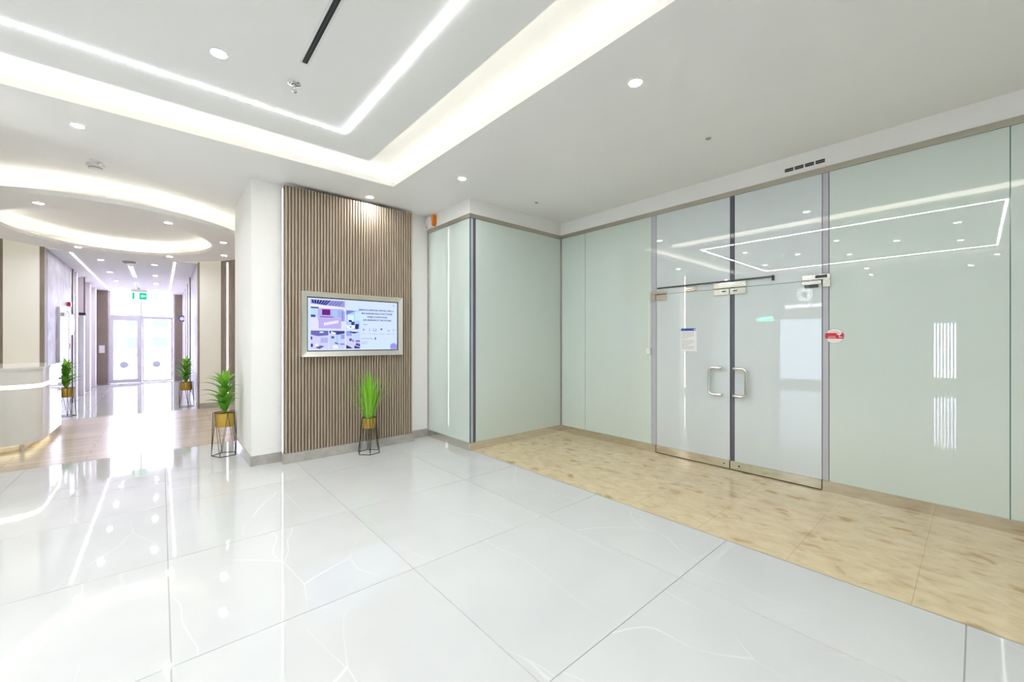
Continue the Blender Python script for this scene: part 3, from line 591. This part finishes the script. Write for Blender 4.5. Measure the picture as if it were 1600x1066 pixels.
def leaf(name, y0, y1, m, darkside):
    d = sempty(name, (XG + 0.002, 0, 0))
    a, b2 = (y0, y1)
    if darkside:
        bx(0, 0.012, y0 + 0.003, y1 - 0.048, kb, DH, ch=0.0012).build('glass_leaf', m, d)
        bx(0, 0.012, y1 - 0.047, y1 - 0.004, kb, DH, ch=0.0012).build('dark_edge', M_DARKGLASS, d)
    else:
        bx(0, 0.012, y0 + 0.003, y1 - 0.003, kb, DH, ch=0.0012).build('glass_leaf', m, d)
    bx(-0.016, 0.028, y0 + 0.004, y1 - 0.004, 0.012, kb, ch=0.002).build('bottom_rail', M_STEEL, d)
    bx(0.0, 0.02, y0 + 0.004, y1 - 0.004, 0.001, 0.012).build('floor_gap_shade', M_GAPBLACK, d)  # black strip drawn for the shade in the gap under the leaf
    return d
d1 = leaf('door_1', DYM, DY0, M_FROSTD, False); handle(d1, DYM + 0.085, 1)
d2 = leaf('door_2', DY1, DYM, M_FROSTD, True); handle(d2, DYM - 0.055, -1)
for dd, y in ((d1, DYM + 0.06), (d2, DYM - 0.10)):
    MB().lathe([(0.009, -0.019), (0.009, -0.016)], 12, (0, y, 0.06), 'X').build('floor_lock', M_BLACK, dd)
    MB().lathe([(0.013, -0.0175), (0.013, -0.0162)], 14, (0, y, 0.06), 'X').build('lock_ring', M_CHROME, dd)
# patch fittings
def patch(parent, y0, y1, z0, z1, m=M_STEEL, x=-0.022, name='patch_fitting'):
    return bx(x, -0.0005, y0, y1, z0, z1, ch=0.002).build(name, m, parent)
patch(d1, 2.615, 2.76, 2.0, 2.072); patch(d1, DYM + 0.004, 2.03, 2.0, 2.072)
patch(d2, 1.68, DYM - 0.004, 2.0, 2.072); patch(d2, DY1 + 0.004, 1.16, 2.035, 2.072); bx(-0.02, -0.0005, DY1 + 0.03, 1.14, 2.004, 2.033, ch=0.002).build('closer_shoe', mat('dark_grey_shoe', (0.05, 0.05, 0.06), 0.25), d2)
for dd, y in ((d1, DYM + 0.06), (d2, DYM - 0.06)): bx(-0.024, -0.021, y - 0.022, y + 0.022, 2.035, 2.047).build('lock_slot', M_BLACK, dd)
ov = thing('overpanel_patch', 'steel patch fittings holding the glass overpanel above the shop doors', 'door fitting', (XG + 0.002, 0, 0))
patch(ov, 2.615, 2.84, 2.08, 2.115, name='jamb_patch'); bx(-0.022, -0.0005, 2.772, 2.84, 1.995, 2.08, ch=0.002).build('jamb_leg', M_STEEL, ov)
patch(ov, 1.68, 2.03, 2.08, 2.145, name='centre_patch'); patch(ov, 0.93, 1.16, 2.08, 2.13, name='closer_patch')
bx(-0.022, -0.0005, 0.93, DY1 - 0.006, 2.0, 2.08, ch=0.002).build('closer_leg', M_STEEL, ov)
bx(-0.026, -0.022, 0.955, 1.05, 2.094, 2.122).build('closer_cover', M_BLACK, ov)
ra = thing('magnet_rail', 'slim black rail across the top of the left shop door', 'door rail', (XG + 0.002, 0, 2.15))
bx(-0.030, -0.018, 1.42, 2.74, 0.0, 0.014).build('rail', M_BLACK, ra); bx(-0.034, -0.0005, 1.41, 1.425, -0.035, 0.02).build('end_bracket', M_BLACK, ra); bx(-0.018, -0.0005, 2.70, 2.73, 0.0, 0.014).build('rail_fixing', M_BLACK, ra)
sg = thing('glass_clamp', 'small steel clamp on the glass under the black door rail', 'door fitting', (XG + 0.002, 2.30, 2.08))
bx(-0.02, -0.0005, -0.07, 0.06, 0.004, 0.05, ch=0.002).build('clamp_plate', M_STEEL, sg); bx(-0.0205, -0.0195, -0.06, 0.05, 0.024, 0.027).build('clamp_joint', M_BLACK, sg)
# exit button with conduit
eb = thing('exit_switch', 'white switch box with thin conduit beside the left shop door', 'switch', (XG + 0.002, 2.872, 1.335))
bx(-0.028, -0.0005, -0.03, 0.03, -0.045, 0.045, ch=0.004).build('switch_box', M_PLASTIC, eb); bx(-0.031, -0.0275, -0.014, 0.014, -0.018, 0.018).build('button', M_PAPER, eb)
bx(-0.010, -0.0005, -0.012, 0.002, 0.045, 0.68).build('conduit', M_PLASTIC, eb)
# notice
nt = thing('paper_notice', 'white paper notice with blue header taped to the shop door', 'notice', (XG + 0.0015, 2.337, 1.487))
bx(-0.0012, 0, -0.102, 0.102, -0.143, 0.143).build('sheet', M_PAPER, nt)
bx(-0.0016, -0.0012, -0.095, 0.095, 0.108, 0.140).build('header_band', M_BLUE, nt)
bx(-0.0019, -0.0016, -0.088, -0.072, 0.114, 0.132).build('header_logo', M_PAPER, nt)
bx(-0.0019, -0.0016, -0.04, 0.045, 0.118, 0.128).build('header_title', mat('navy_print', (0.02, 0.03, 0.15), 0.5), nt)
rows = MB()
for k in range(15):
    if k == 6: continue
    z = 0.092 - 0.0145 * k; ln_ = (0.155, 0.16, 0.15, 0.16, 0.12, 0.08)[k % 6]
    rows.box(-0.0015, -0.0012, 0.085 - ln_, 0.085, z - 0.002, z + 0.002)
o = rows.build('printed_lines', M_GREYINK, nt); o['kind'] = 'stuff'
# round CCTV sticker
st = thing('camera_sticker', 'round red and white camera warning sticker on the glass wall', 'sticker', (XG + 0.0015, 0.903, 1.52))
MB().lathe([(0.073, -0.001), (0.073, 0)], 40, (0, 0, 0), 'X').build('disc', M_PAPER, st)
R = 0.0705; b = MB(); pts = []
for k in range(9): a = -0.42 + 0.84 * k / 8; pts.append((R * math.cos(a), R * math.sin(a)))
for k in range(9): a = PI - 0.42 + 0.84 * k / 8; pts.append((R * math.cos(a), R * math.sin(a)))
b.face([(-0.0014, y, z + 0.002) for y, z in pts]); b.build('red_band', M_RED, st)
b = MB().lathe([(0.073, -0.0013), (0.0705, -0.0013), (0.0705, -0.0009), (0.073, -0.0009)], 40, (0, 0, 0), 'X', True); b.build('rim_line', mat('dark_red_print', (0.30, 0.05, 0.05), 0.5), st)
b = MB(); b.face([(-0.0018, y, z) for y, z in ((-0.012, 0.022), (-0.052, 0.030), (-0.054, 0.018), (-0.044, 0.010), (-0.028, 0.010))]); b.face([(-0.0018, y, z) for y, z in ((-0.036, 0.010), (-0.041, 0.010), (-0.041, -0.014), (-0.036, -0.014))]); b.face([(-0.0018, y, z) for y, z in ((-0.036, -0.008), (-0.060, -0.008), (-0.060, -0.014), (-0.036, -0.014))]); b.build('camera_symbol', M_PAPER, st)
for txt, z, sz, m in (('CCTV IN', -0.006, 0.013, M_PAPER), ('OPERATION', -0.018, 0.012, M_PAPER)):
    me = text_mesh(txt, sz, 'CENTER', 0.0002); me.materials.append(m); o = link('sticker_text', me, st); o.rotation_euler = (PI / 2, 0, -PI / 2); o.location = (-0.0018, 0.020, z)
b = MB()
for z, hw_ in ((0.048, 0.035), (0.041, 0.03), (-0.042, 0.04), (-0.050, 0.03)): b.box(-0.0013, -0.001, -hw_, hw_, z - 0.0012, z + 0.0012)
b.build('fine_print', mat('pink_print', (0.65, 0.40, 0.40), 0.5), st)['kind'] = 'stuff'
# four small slot grilles on the header
for k in range(4):
    y = 1.322 - 0.0455 - k * 0.0875
    t = thing('slot_grille', 'small black slot grille in a row of four on the header above the shop doors', 'air vent', (XG - 0.0, y, 3.247), 'row of slot grilles on the header')
    bx(-0.004, 0.0, -0.037, 0.037, -0.017, 0.017).build('frame', M_BLACK, t)
    b = MB()
    for q in range(6): b.box(-0.0052, -0.004, -0.032 + q * 0.0112, -0.026 + q * 0.0112, -0.006, 0.004)
    b.build('fin', mat('grey_fin', (0.30, 0.29, 0.27), 0.5), t)
# siren strobe on the box header
t = thing('alarm_strobe', 'white alarm sounder with orange strobe on the header of the glazed box', 'alarm', (XB, 5.44, 3.275))
b = MB(); b.lathe([(0.085, 0.0), (0.088, -0.04), (0.075, -0.06), (0.0005, -0.065)], 28, (0, 0.03, 0), 'X'); b.build('sounder_body', M_PLASTIC, t, True)
b = MB()
pr = [(-0.075, 0.085), (-0.125, 0.085), (-0.135, 0.03), (-0.13, -0.05), (-0.10, -0.085), (-0.08, -0.06)]
f0 = [(-0.0005, y, z) for y, z in pr]; f1 = [(-0.055, y + (0.005), z * 0.95) for y, z in pr]
b.face(f0); b.face(f1)
for k in range(6): b.face([f0[k], f0[(k + 1) % 6], f1[(k + 1) % 6], f1[k]])
b.build('strobe_lens', M_ORANGE, t)
bx(-0.03, -0.0005, 0.112, 0.135, -0.06, 0.07).build('red_side', M_RED, t)

# ------------------------------------------------------------------ reception desk
dk = thing('reception_desk', 'white gloss reception desk with rounded corner and lit groove', 'desk', (-2.4, 9.1, 0))
DX0, DX1, DYA, DYB = -0.95, 1.16, -0.84, 0.92   # local
def desk_plan(off, r=0.30):
    x0, x1, y0, y1 = DX0, DX1 - off, DYA + off, DYB - off; pts = [(x0, y0)]
    for k in range(13): a = -PI / 2 + PI / 2 * k / 12; pts.append((x1 - r + r * math.cos(a), y0 + r + r * math.sin(a)))
    rr = 0.12
    for k in range(9): a = PI / 2 * k / 8; pts.append((x1 - rr + rr * math.cos(a), y1 - rr + rr * math.sin(a)))
    pts.append((x0, y1)); return pts
MB().prism(desk_plan(0.0), 0.095, 0.835).build('desk_body', M_WHITEG, dk, True)
MB().prism(desk_plan(0.03), 0.835, 0.885).build('light_groove', E_DESK, dk, True)
MB().prism(desk_plan(0.0), 0.885, 1.085).build('upper_body', M_WHITEG, dk, True)
MB().prism(desk_plan(-0.012), 1.085, 1.115).build('counter_top', M_WHITEG, dk, True)
MB().prism(desk_plan(0.14), 0.0, 0.095).build('plinth', M_CREAM, dk, True)
b = MB(); pl = desk_plan(0.11)[1:-1]
for i in range(len(pl) - 1):
    (xa, ya), (xb, yb) = pl[i], pl[i + 1]; b.face([(xa, ya, 0.088), (xb, yb, 0.088), (xb, yb, 0.094), (xa, ya, 0.094)])
b.face([(DX0, pl[0][1], 0.088), (*pl[0], 0.088), (*pl[0], 0.094), (DX0, pl[0][1], 0.094)]); b.build('toe_light', emit('toe_led', (1, 0.85, 0.55), 10), dk)
for x, y in ((1.0, -0.74), (0.0, -0.76)): MB().lathe([(0.022, 0), (0.022, 0.095)], 14, (x, y, 0)).build('desk_foot', M_CHROME, dk, True)

# ------------------------------------------------------------------ plants
def hex_stand(parent, rb, rt, zt, n=6, rot=0.2, w=0.0045):
    P = lambda r, k, z: (r * math.cos(rot + 2 * PI * k / n), r * math.sin(rot + 2 * PI * k / n), z)
    MB().tube([P(rb, k, w) for k in range(n)], w, 6, True).build('base_ring', M_BLACK, parent)
    MB().tube([P(rt, k, zt) for k in range(n)], w, 6, True).build('top_ring', M_BLACK, parent)
    for k in range(n):
        if k % 2 == 0: MB().tube([P(rb, k, w), P(rt, k, zt)], w * 0.9, 5).build('stand_rod', M_BLACK, parent)
        MB().tube([P(rb, k, w), P(rt, k + 0.5, zt)], w * 0.55, 5).build('stand_wire', M_BLACK, parent)
        MB().tube([P(rb, k + 1, w), P(rt, k + 0.5, zt)], w * 0.55, 5).build('stand_wire', M_BLACK, parent)
def pot(parent, r, z0, z1):
    MB().lathe([(r * 0.97, z0), (r, z0 + 0.01), (r, z1 - 0.004), (r * 0.985, z1), (r * 0.94, z1 - 0.002), (r * 0.93, z1 - 0.035)], 36).build('pot', M_GOLD, parent, True)
    MB().lathe([(0.0005, z1 - 0.03), (r * 0.935, z1 - 0.035)], 24).build('soil', M_SOIL, parent)
def leaf_mesh(L, wmax, lift, droop, m, seg=7):
    b = MB(); rows = []
    ang = lift; p = Vector((0, 0, 0))
    for i in range(seg + 1):
        s = i / seg; wd = wmax * (0.35 + 0.65 * math.sin(PI * min(1, s * 1.15 + 0.08)) ** 0.8) * (1 - s ** 5) if i < seg else 0.001
        rows.append([(p.x, -wd / 2, p.z + 0.10 * wd), (p.x, 0, p.z - 0.12 * wd), (p.x, wd / 2, p.z + 0.10 * wd)])
        ang = lift - droop * s ** 1.2; p = p + Vector((math.cos(ang), 0, math.sin(ang))) * (L / seg)
    for i in range(seg):
        for k in range(2): b.face([rows[i][k], rows[i + 1][k], rows[i + 1][k + 1], rows[i][k + 1]])
    return b.mesh('leaf', m, True)
LEAVES = {}
def leafy_plant(label, loc, rz=0.0, scale=1.0, wall=None):
    t = thing('potted_dracaena', label, 'plant', loc, None, rz); t.scale = (scale,) * 3
    hex_stand(t, 0.142, 0.125, 0.552, 5, 0.45); pot(t, 0.108, 0.372, 0.545)
    MB().tube([(0, 0, 0.50), (0.004, 0, 0.70), (0, 0.003, 0.92)], 0.013, 8).build('stem', M_LEAF, t, True)
    rnd = random.Random(3)
    # tiers: height, count, length, lift, droop
    tiers = ((0.56, 6, 0.31, 1.05, 1.45), (0.63, 6, 0.32, 0.95, 1.45), (0.69, 6, 0.31, 0.95, 1.35), (0.77, 6, 0.31, 1.0, 1.35), (0.84, 6, 0.29, 1.05, 1.15), (0.88, 5, 0.26, 1.2, 0.7), (0.90, 4, 0.24, 1.38, 0.4))
    for ti, (z, n, L, li, dr) in enumerate(tiers):
        for k in range(n):
            v = k % 3; key = (ti, v)
            if key not in LEAVES: LEAVES[key] = leaf_mesh(L * (0.9 + 0.12 * v), 0.068, li + 0.12 * (v - 1), dr * (0.85 + 0.15 * v), M_LEAF2 if (ti + v) % 3 == 0 or ti > 4 else M_LEAF)
            o = link('leaf', LEAVES[key], t, (0, 0, z + rnd.uniform(-0.012, 0.012))); o.rotation_euler = (0, 0, 2 * PI * (k + 0.37 * ti + rnd.uniform(-0.12, 0.12)) / n)
            reach = max(v_.co.x for v_ in LEAVES[key].vertices) + 0.03; c_ = math.cos(o.rotation_euler.z + rz) * (1 if (wall or 0) > loc[0] else -1)
            if wall is not None and c_ > 0 and reach * c_ > abs(wall - loc[0]) - 0.012: o.scale.x = max(0.3, (abs(wall - loc[0]) - 0.012) / (reach * c_))
    return t
leafy_plant('broad leaved green plant in gold pot on black wire stand beside the white pier', (0.625, 6.37, 0.0), 0.0, 1.0, 0.8)
leafy_plant('green plant in gold pot on wire stand in the corridor by the right stone wall', (0.42, 11.55, 0.0), 0.8, 1.0, CXR)
leafy_plant('green plant in gold pot on wire stand in the corridor behind the reception desk', (-1.40, 11.66, 0.0), 2.0, 1.0, CXL)
t = thing('potted_grass', 'tall bright green grass plant in gold pot on black wire stand under the wall screen', 'plant', (2.07, 5.255, 0))
hex_stand(t, 0.145, 0.088, 0.464, 6, 0.25); pot(t, 0.083, 0.329, 0.46)
rnd = random.Random(11)
def blades(n, m, name, lmin, lmax, tilt, droop, wd):
    b = MB()
    for _ in range(n):
        a = rnd.uniform(0, 2 * PI); r0 = rnd.uniform(0, 0.05); L = rnd.uniform(lmin, lmax); ti = abs(rnd.gauss(0, tilt)); dp = rnd.uniform(0.3, 1) * droop
        if math.sin(a) > 0.3: ti *= 0.25; dp *= 0.25
        p = Vector((r0 * math.cos(a), r0 * math.sin(a), 0.43)); th = ti; rows = []; side = Vector((-math.sin(a), math.cos(a), 0)); seg = 5
        for i in range(seg + 1):
            w_ = wd * (1 - (i / seg) ** 2 * 0.9); rows.append((p - side * w_ / 2, p + side * w_ / 2))
            th = ti + dp * (i / seg) ** 1.5; p = p + Vector((math.cos(a) * math.sin(th), math.sin(a) * math.sin(th), math.cos(th))) * (L / seg)
        for i in range(seg): b.face([rows[i][0], rows[i + 1][0], rows[i + 1][1], rows[i][1]])
    o = b.build(name, m, t); o['kind'] = 'stuff'
blades(330, M_GRASS, 'grass_blades', 0.32, 0.66, 0.21, 0.22, 0.0095)
blades(34, M_GRASS2, 'dry_blades', 0.30, 0.50, 0.42, 0.9, 0.006)

# ------------------------------------------------------------------ corridor fittings
def onwall(name, label, cat, y, z, group=None): return thing(name, label, cat, (CXL, y, z), group)
t = struct(sempty('door_3', (CXL, 12.75, 0)))
bx(0.0, 0.03, -0.50, 0.50, 0.0, 2.10, ch=0.003).build('door_leaf', M_WP, t); bx(0.0, 0.036, -0.56, -0.502, 0, 2.16).build('door_jamb', M_ALU, t); bx(0.0, 0.036, 0.502, 0.56, 0, 2.16).build('door_jamb', M_ALU, t); bx(0.0, 0.036, -0.502, 0.502, 2.102, 2.16).build('door_head', M_ALU, t)
bx(0.028, 0.033, -0.03, 0.17, 1.08, 1.80).build('vision_panel', mat('blue_grey_glass', (0.16, 0.17, 0.28), 0.05), t)
bx(0.03, 0.08, -0.45, -0.22, 1.98, 2.05, ch=0.003).build('door_closer', M_DETECT, t); MB().tube([(0.08, -0.25, 2.03), (0.09, 0.02, 2.06), (0.03, 0.28, 2.12)], 0.007).build('closer_arm', M_DETECT, t)
t = onwall('alarm_sounder', 'red box high on the stone corridor wall above the round ring', 'alarm', 13.42, 2.29); bx(0, 0.05, -0.1, 0.1, -0.045, 0.045, ch=0.006).build('case', M_RED, t); bx(0.05, 0.054, -0.05, 0.05, -0.02, 0.02).build('label_plate', mat('dull_red_print', (0.4, 0.03, 0.03), 0.4), t)
t = onwall('call_point', 'red fire call point low on the stone corridor wall', 'alarm', 13.42, 1.35); bx(0, 0.04, -0.06, 0.06, -0.07, 0.07, ch=0.006).build('case', M_RED, t); bx(0.04, 0.043, -0.035, 0.035, -0.04, 0.03).build('break_glass', M_PAPER, t)
t = onwall('wall_notice', 'small blue and white notice on the stone corridor wall', 'sign', 13.38, 1.68); bx(0, 0.006, -0.07, 0.07, -0.06, 0.06).build('plate', M_PAPER, t); bx(0.006, 0.008, -0.05, 0.05, -0.01, 0.04).build('symbol', mat('cyan_print', (0.2, 0.5, 0.7), 0.5), t)
t = thing('ring_sign', 'white ring shaped disc on the stone corridor wall by its bronze edge', 'sign', (CXL, 13.68, 1.84))
MB().lathe([(0.20, 0), (0.235, 0), (0.235, 0.05), (0.20, 0.05)], 40, (0, 0, 0), 'X', True).build('ring', emit('ring_white', (1, 0.95, 1), 1.3), t, True)
MB().lathe([(0.0005, 0.012), (0.2, 0.012), (0.2, 0)], 30, (0, 0, 0), 'X').build('disc', M_PAPER, t)
t = thing('hanging_camera', 'thin ceiling pole carrying a small dark camera in the corridor', 'camera', (CXL + 0.05, 15.5, HCC))
MB().tube([(0, 0, 0), (0, 0, -0.95)], 0.014, 8).build('pole', MATS['bronze_trim'], t); bx(-0.10, 0.03, -0.04, 0.04, -1.02, -0.95, ch=0.005).build('camera_body', M_BLACK, t); MB().lathe([(0.06, 0), (0.06, -0.02), (0.014, -0.02)], 16).build('ceiling_plate', M_PLASTIC, t)
t = thing('bracket_lamp', 'dark bracket with round face on the right corridor wall', 'wall lamp', (CXR + 0.10, 17.4, 2.2))
bx(-0.12, -0.0, -0.03, 0.03, -0.03, 0.03).build('arm', M_BLACK, t); MB().lathe([(0.11, -0.03), (0.11, 0.03)], 24, (-0.17, 0, 0), 'Y').build('round_case', mat('slate_case', (0.10, 0.11, 0.20), 0.3), t); MB().lathe([(0.06, -0.034), (0.06, -0.030)], 24, (-0.17, 0, 0), 'Y').build('face', M_PAPER, t)
t = thing('exit_sign', 'green and white emergency exit sign hung from the corridor ceiling', 'exit sign', (-0.55, 18.5, HCC))
M_EXG = emit('exit_green', (0.0, 0.62, 0.28), 0.9); M_EXW = emit('exit_white', (1, 1, 1), 1.1)
bx(-0.2, 0.2, -0.03, 0.03, -0.05, 0).build('housing', M_PLASTIC, t); bx(-0.19, 0.19, -0.008, 0.008, -0.31, -0.05).build('sign_plate', M_EXW, t)
bx(0.0, 0.185, -0.011, -0.008, -0.30, -0.08).build('green_field', M_EXG, t); bx(-0.17, -0.12, -0.011, -0.008, -0.30, -0.08).build('green_field', M_EXG, t)
b = MB(); b.face([(0.03, -0.0115, -0.19), (0.08, -0.0115, -0.13), (0.08, -0.0115, -0.165), (0.155, -0.0115, -0.165), (0.155, -0.0115, -0.215), (0.08, -0.0115, -0.215), (0.08, -0.0115, -0.25)]); b.build('arrow', M_EXW, t)
bx(-0.075, -0.055, -0.011, -0.008, -0.21, -0.17).build('green_dot', M_EXG, t)
t = thing('wall_intercom', 'white intercom on the wood panel beside the entrance doors', 'intercom', (-1.50, YC1 - 0.005, 1.18)); bx(-0.07, 0.07, -0.035, 0, -0.13, 0.13, ch=0.004).build('case', M_PLASTIC, t); bx(-0.05, 0.0, -0.05, -0.036, -0.11, 0.11, ch=0.004).build('handset', M_PAPER, t)

# ------------------------------------------------------------------ entrance end of corridor
struct(bx(CXL - 0.3, -1.36, YC1, YC1 + 0.15, 0, HCC).build('wall_end_left', M_WOODGREY)); struct(bx(0.385, CXR + 0.3, YC1, YC1 + 0.15, 0, HCC).build('wall_end_right', M_WOODGREY))
fr = MB()
for x0, x1, z0, z1 in ((-1.36, -1.30, 0, HCC), (-0.555, -0.505, 0, HCC), (0.34, 0.385, 0, HCC), (-1.30, -0.555, 2.28, 2.34), (-0.505, 0.34, 2.28, 2.33)): fr.box(x0, x1, YC1 + 0.02, YC1 + 0.10, z0, z1)
struct(fr.build('trim_entrance_frame', M_ALU))
d = sempty('door_4', (0, YC1 - 0.02, 0)); b = MB()
for x0, x1, z0, z1 in ((-1.33, -1.22, 0.01, 2.28), (-0.63, -0.53, 0.01, 2.28), (-1.22, -0.63, 0.01, 0.14), (-1.22, -0.63, 2.16, 2.28)): b.box(x0, x1, 0, 0.05, z0, z1)
b.build('leaf_frame', M_ALU, d); bx(-1.22, -0.63, 0.02, 0.03, 0.14, 2.16).build('glass', M_GLASS, d); bx(-0.60, -0.57, -0.04, 0, 0.95, 1.25, ch=0.005).build('push_handle', M_ALU, d)
d = sempty('door_5', (0, YC1 + 0.04, 0)); b = MB()
for x0, x1, z0, z1 in ((-0.50, -0.46, 0.01, 2.28), (0.28, 0.335, 0.01, 2.28), (-0.46, 0.28, 0.01, 0.06), (-0.46, 0.28, 2.24, 2.28)): b.box(x0, x1, 0, 0.05, z0, z1)
b.build('leaf_frame', M_ALU, d); bx(-0.46, 0.28, 0.02, 0.03, 0.06, 2.24).build('glass', M_GLASS, d); bx(0.285, 0.30, -0.03, 0, 1.0, 1.2, ch=0.004).build('push_handle', M_ALU, d)
win += 1; pane('window_%d' % win, -1.30, -0.555, YC1 + 0.05, YC1 + 0.06, 2.34, HCC, M_GLASS)
win += 1; pane('window_%d' % win, -0.505, 0.34, YC1 + 0.05, YC1 + 0.06, 2.33, HCC, M_GLASS)

# ------------------------------------------------------------------ street outside
GZ = -1.35
struct(bx(-60, 60, YC1 + 1.25, 110, GZ - 0.2, GZ).build('floor_street', mat('pale_paving', (0.75, 0.74, 0.72), 0.8, var=0.05)))
for k in range(6): struct(bx(-3, 3, YC1 + 1.2 + 0.32 * k, YC1 + 1.2 + 0.32 * (k + 1), GZ, -0.02 - 0.2 * (k + 1)).build('floor_step', MATS['pale_paving']))
car = thing('parked_car', 'white car parked in the street beyond the entrance doors', 'car', (-1.6, 58, GZ))
M_CARW = mat('white_car_paint', (0.85, 0.85, 0.86), 0.2)
prof = [(-2.2, 0.35), (-2.25, 0.75), (-2.05, 0.95), (-1.25, 1.05), (-0.55, 1.55), (0.9, 1.6), (1.75, 1.25), (2.15, 1.1), (2.2, 0.4)]
b = MB(); A_ = [(x, -0.85, z) for x, z in prof]; B_ = [(x, 0.85, z) for x, z in prof]; b.face(A_); b.face(B_)
for k in range(len(prof)): b.face([A_[k], A_[(k + 1) % len(prof)], B_[(k + 1) % len(prof)], B_[k]])
b.build('car_body', M_CARW, car)
M_CGL = mat('car_glass', (0.07, 0.09, 0.13), 0.3)
b = MB(); b.face([(x, -0.855, z) for x, z in ((-1.1, 1.08), (-0.5, 1.48), (0.15, 1.5), (0.15, 1.08))]); b.build('side_window', M_CGL, car)
b = MB(); b.face([(x, -0.855, z) for x, z in ((0.22, 1.08), (0.22, 1.5), (0.85, 1.5), (1.5, 1.15))]); b.build('side_window', M_CGL, car)
for x in (-1.25, 1.25):
    for y in (-0.78, 0.78):
        o = MB().lathe([(0.0005, -0.12), (0.2, -0.12), (0.22, -0.1), (0.33, -0.1), (0.33, 0.1), (0.0005, 0.1)], 24, (x, y, 0.33), 'Y').build('wheel', mat('dark_tyre', (0.025, 0.025, 0.035), 0.6), car)
bd = thing('street_building', 'pale building with rows of blue windows across the street', 'building', (0, 85, GZ))
bx(-14, 14, 0, 3, 0, 16).build('facade', mat('pale_render', (0.80, 0.80, 0.80), 0.8), bd)
for i in range(9):
    for j in range(2): bx(-12.6 + i * 2.9, -10.8 + i * 2.9, -0.06, -0.0, 1.6 + j * 3.4, 3.4 + j * 3.4).build('window', mat('blue_window', (0.06, 0.09, 0.14), 0.4), bd)

# ------------------------------------------------------------------ far side of the hall (seen in the glass)
M_DIMW = mat('dimmed_room_wall', (0.32, 0.34, 0.33), 0.6)  # walls darkened in colour so the gaps between the slats look dim
struct(bx(XL - 0.12, XL, 3.08, YW, 0, HC).build('wall_left', M_WALL))
struct(bx(XL - 3.6, XL - 3.5, YN, 0.42, 0, HC).build('wall_left_room_a', M_DIMW)); struct(bx(XL - 3.6, XL - 3.5, 0.96, YW, 0, HC).build('wall_left_room_b', M_DIMW))
struct(bx(XL - 3.6, XL - 3.5, 0.42, 0.96, 2.05, HC).build('wall_left_room_c', M_DIMW)); struct(bx(XL - 3.6, XL - 3.5, 0.42, 0.96, 0, 0.24).build('wall_left_room_d', M_DIMW))
win += 1; pane('window_%d' % win, XL - 3.56, XL - 3.55, 0.42, 0.96, 0.24, 2.05, M_GLASS)
sc_ = thing('slat_screen', 'white vertical slat screen across the hall reflected in the glass wall', 'screen', (XL, 0.0, 0))
sm2 = bx(-0.045, 0, -0.016, 0.016, 0.06, HC - 0.02).mesh('slat', M_PLASTIC)
for k in range(92): link('slat', sm2, sc_, (0, 3.05 - 0.063 * k, 0))
bx(-0.05, 0.005, -2.75, 3.08, 0, 0.06).build('bottom_rail', M_PLASTIC, sc_); bx(-0.05, 0.005, -2.75, 3.08, HC - 0.02, HC).build('top_rail', M_PLASTIC, sc_)
sgn = thing('shop_sign', 'white illuminated letters with leaf wreath emblem on the wall across the hall', 'sign', (XL, 3.70, 2.62))
M_SIGN = emit('sign_white', (0.85, 0.95, 1), 9)
me = text_mesh('sion Apothecary', 0.152, 'CENTER', 0.01); me.materials.append(M_SIGN); o = link('sign_letters', me, sgn); o.rotation_euler = (PI / 2, 0, PI / 2); o.location = (0.02, 0.05, 0)
b = MB()
for rr_, n_, L_ in ((0.195, 18, 0.065), (0.13, 14, 0.055)):
    for k in range(n_):
        a = 2 * PI * k / n_; c_ = Vector((0.02, rr_ * math.cos(a), 0.37 + rr_ * math.sin(a))); d1_ = Vector((0, math.cos(a + 0.9), math.sin(a + 0.9))) * L_ / 2; d2_ = Vector((0, -math.sin(a + 0.9), math.cos(a + 0.9))) * 0.012
        b.face([c_ - d1_, c_ + d2_, c_ + d1_, c_ - d2_])
b.build('wreath_emblem', M_SIGN, sgn)
bx(0.0, 0.012, -0.55, 0.62, -0.13, -0.115).build('mounting_bar', M_ALU, sgn)
op = thing('open_sign', 'green lit OPEN sign on the wall across the hall', 'sign', (XL, 4.85, 2.21))
bx(0, 0.02, -0.28, 0.28, -0.14, 0.14).build('back_plate', M_PLASTIC, op)
me = text_mesh('OPEN', 0.20, 'CENTER', 0.01); me.materials.append(emit('open_green', (0.02, 1, 0.45), 12)); o = link('sign_letters', me, op); o.rotation_euler = (PI / 2, 0, PI / 2); o.location = (0.028, 0, 0)
sw_ = sempty('window_shop', (XL, 3.82, 0.2)); bx(0, 0.02, -0.57, 0.57, 0, 1.98).build('lit_pane', emit('lit_shop_window', (0.70, 0.84, 1.0), 3.0), sw_)
b = MB(); b.box(0, 0.04, -0.62, -0.57, -0.05, 2.03).box(0, 0.04, 0.57, 0.62, -0.05, 2.03).box(0, 0.04, -0.57, 0.57, 1.98, 2.03).box(0, 0.04, -0.57, 0.57, -0.05, 0); b.build('window_frame', M_ALU, sw_)
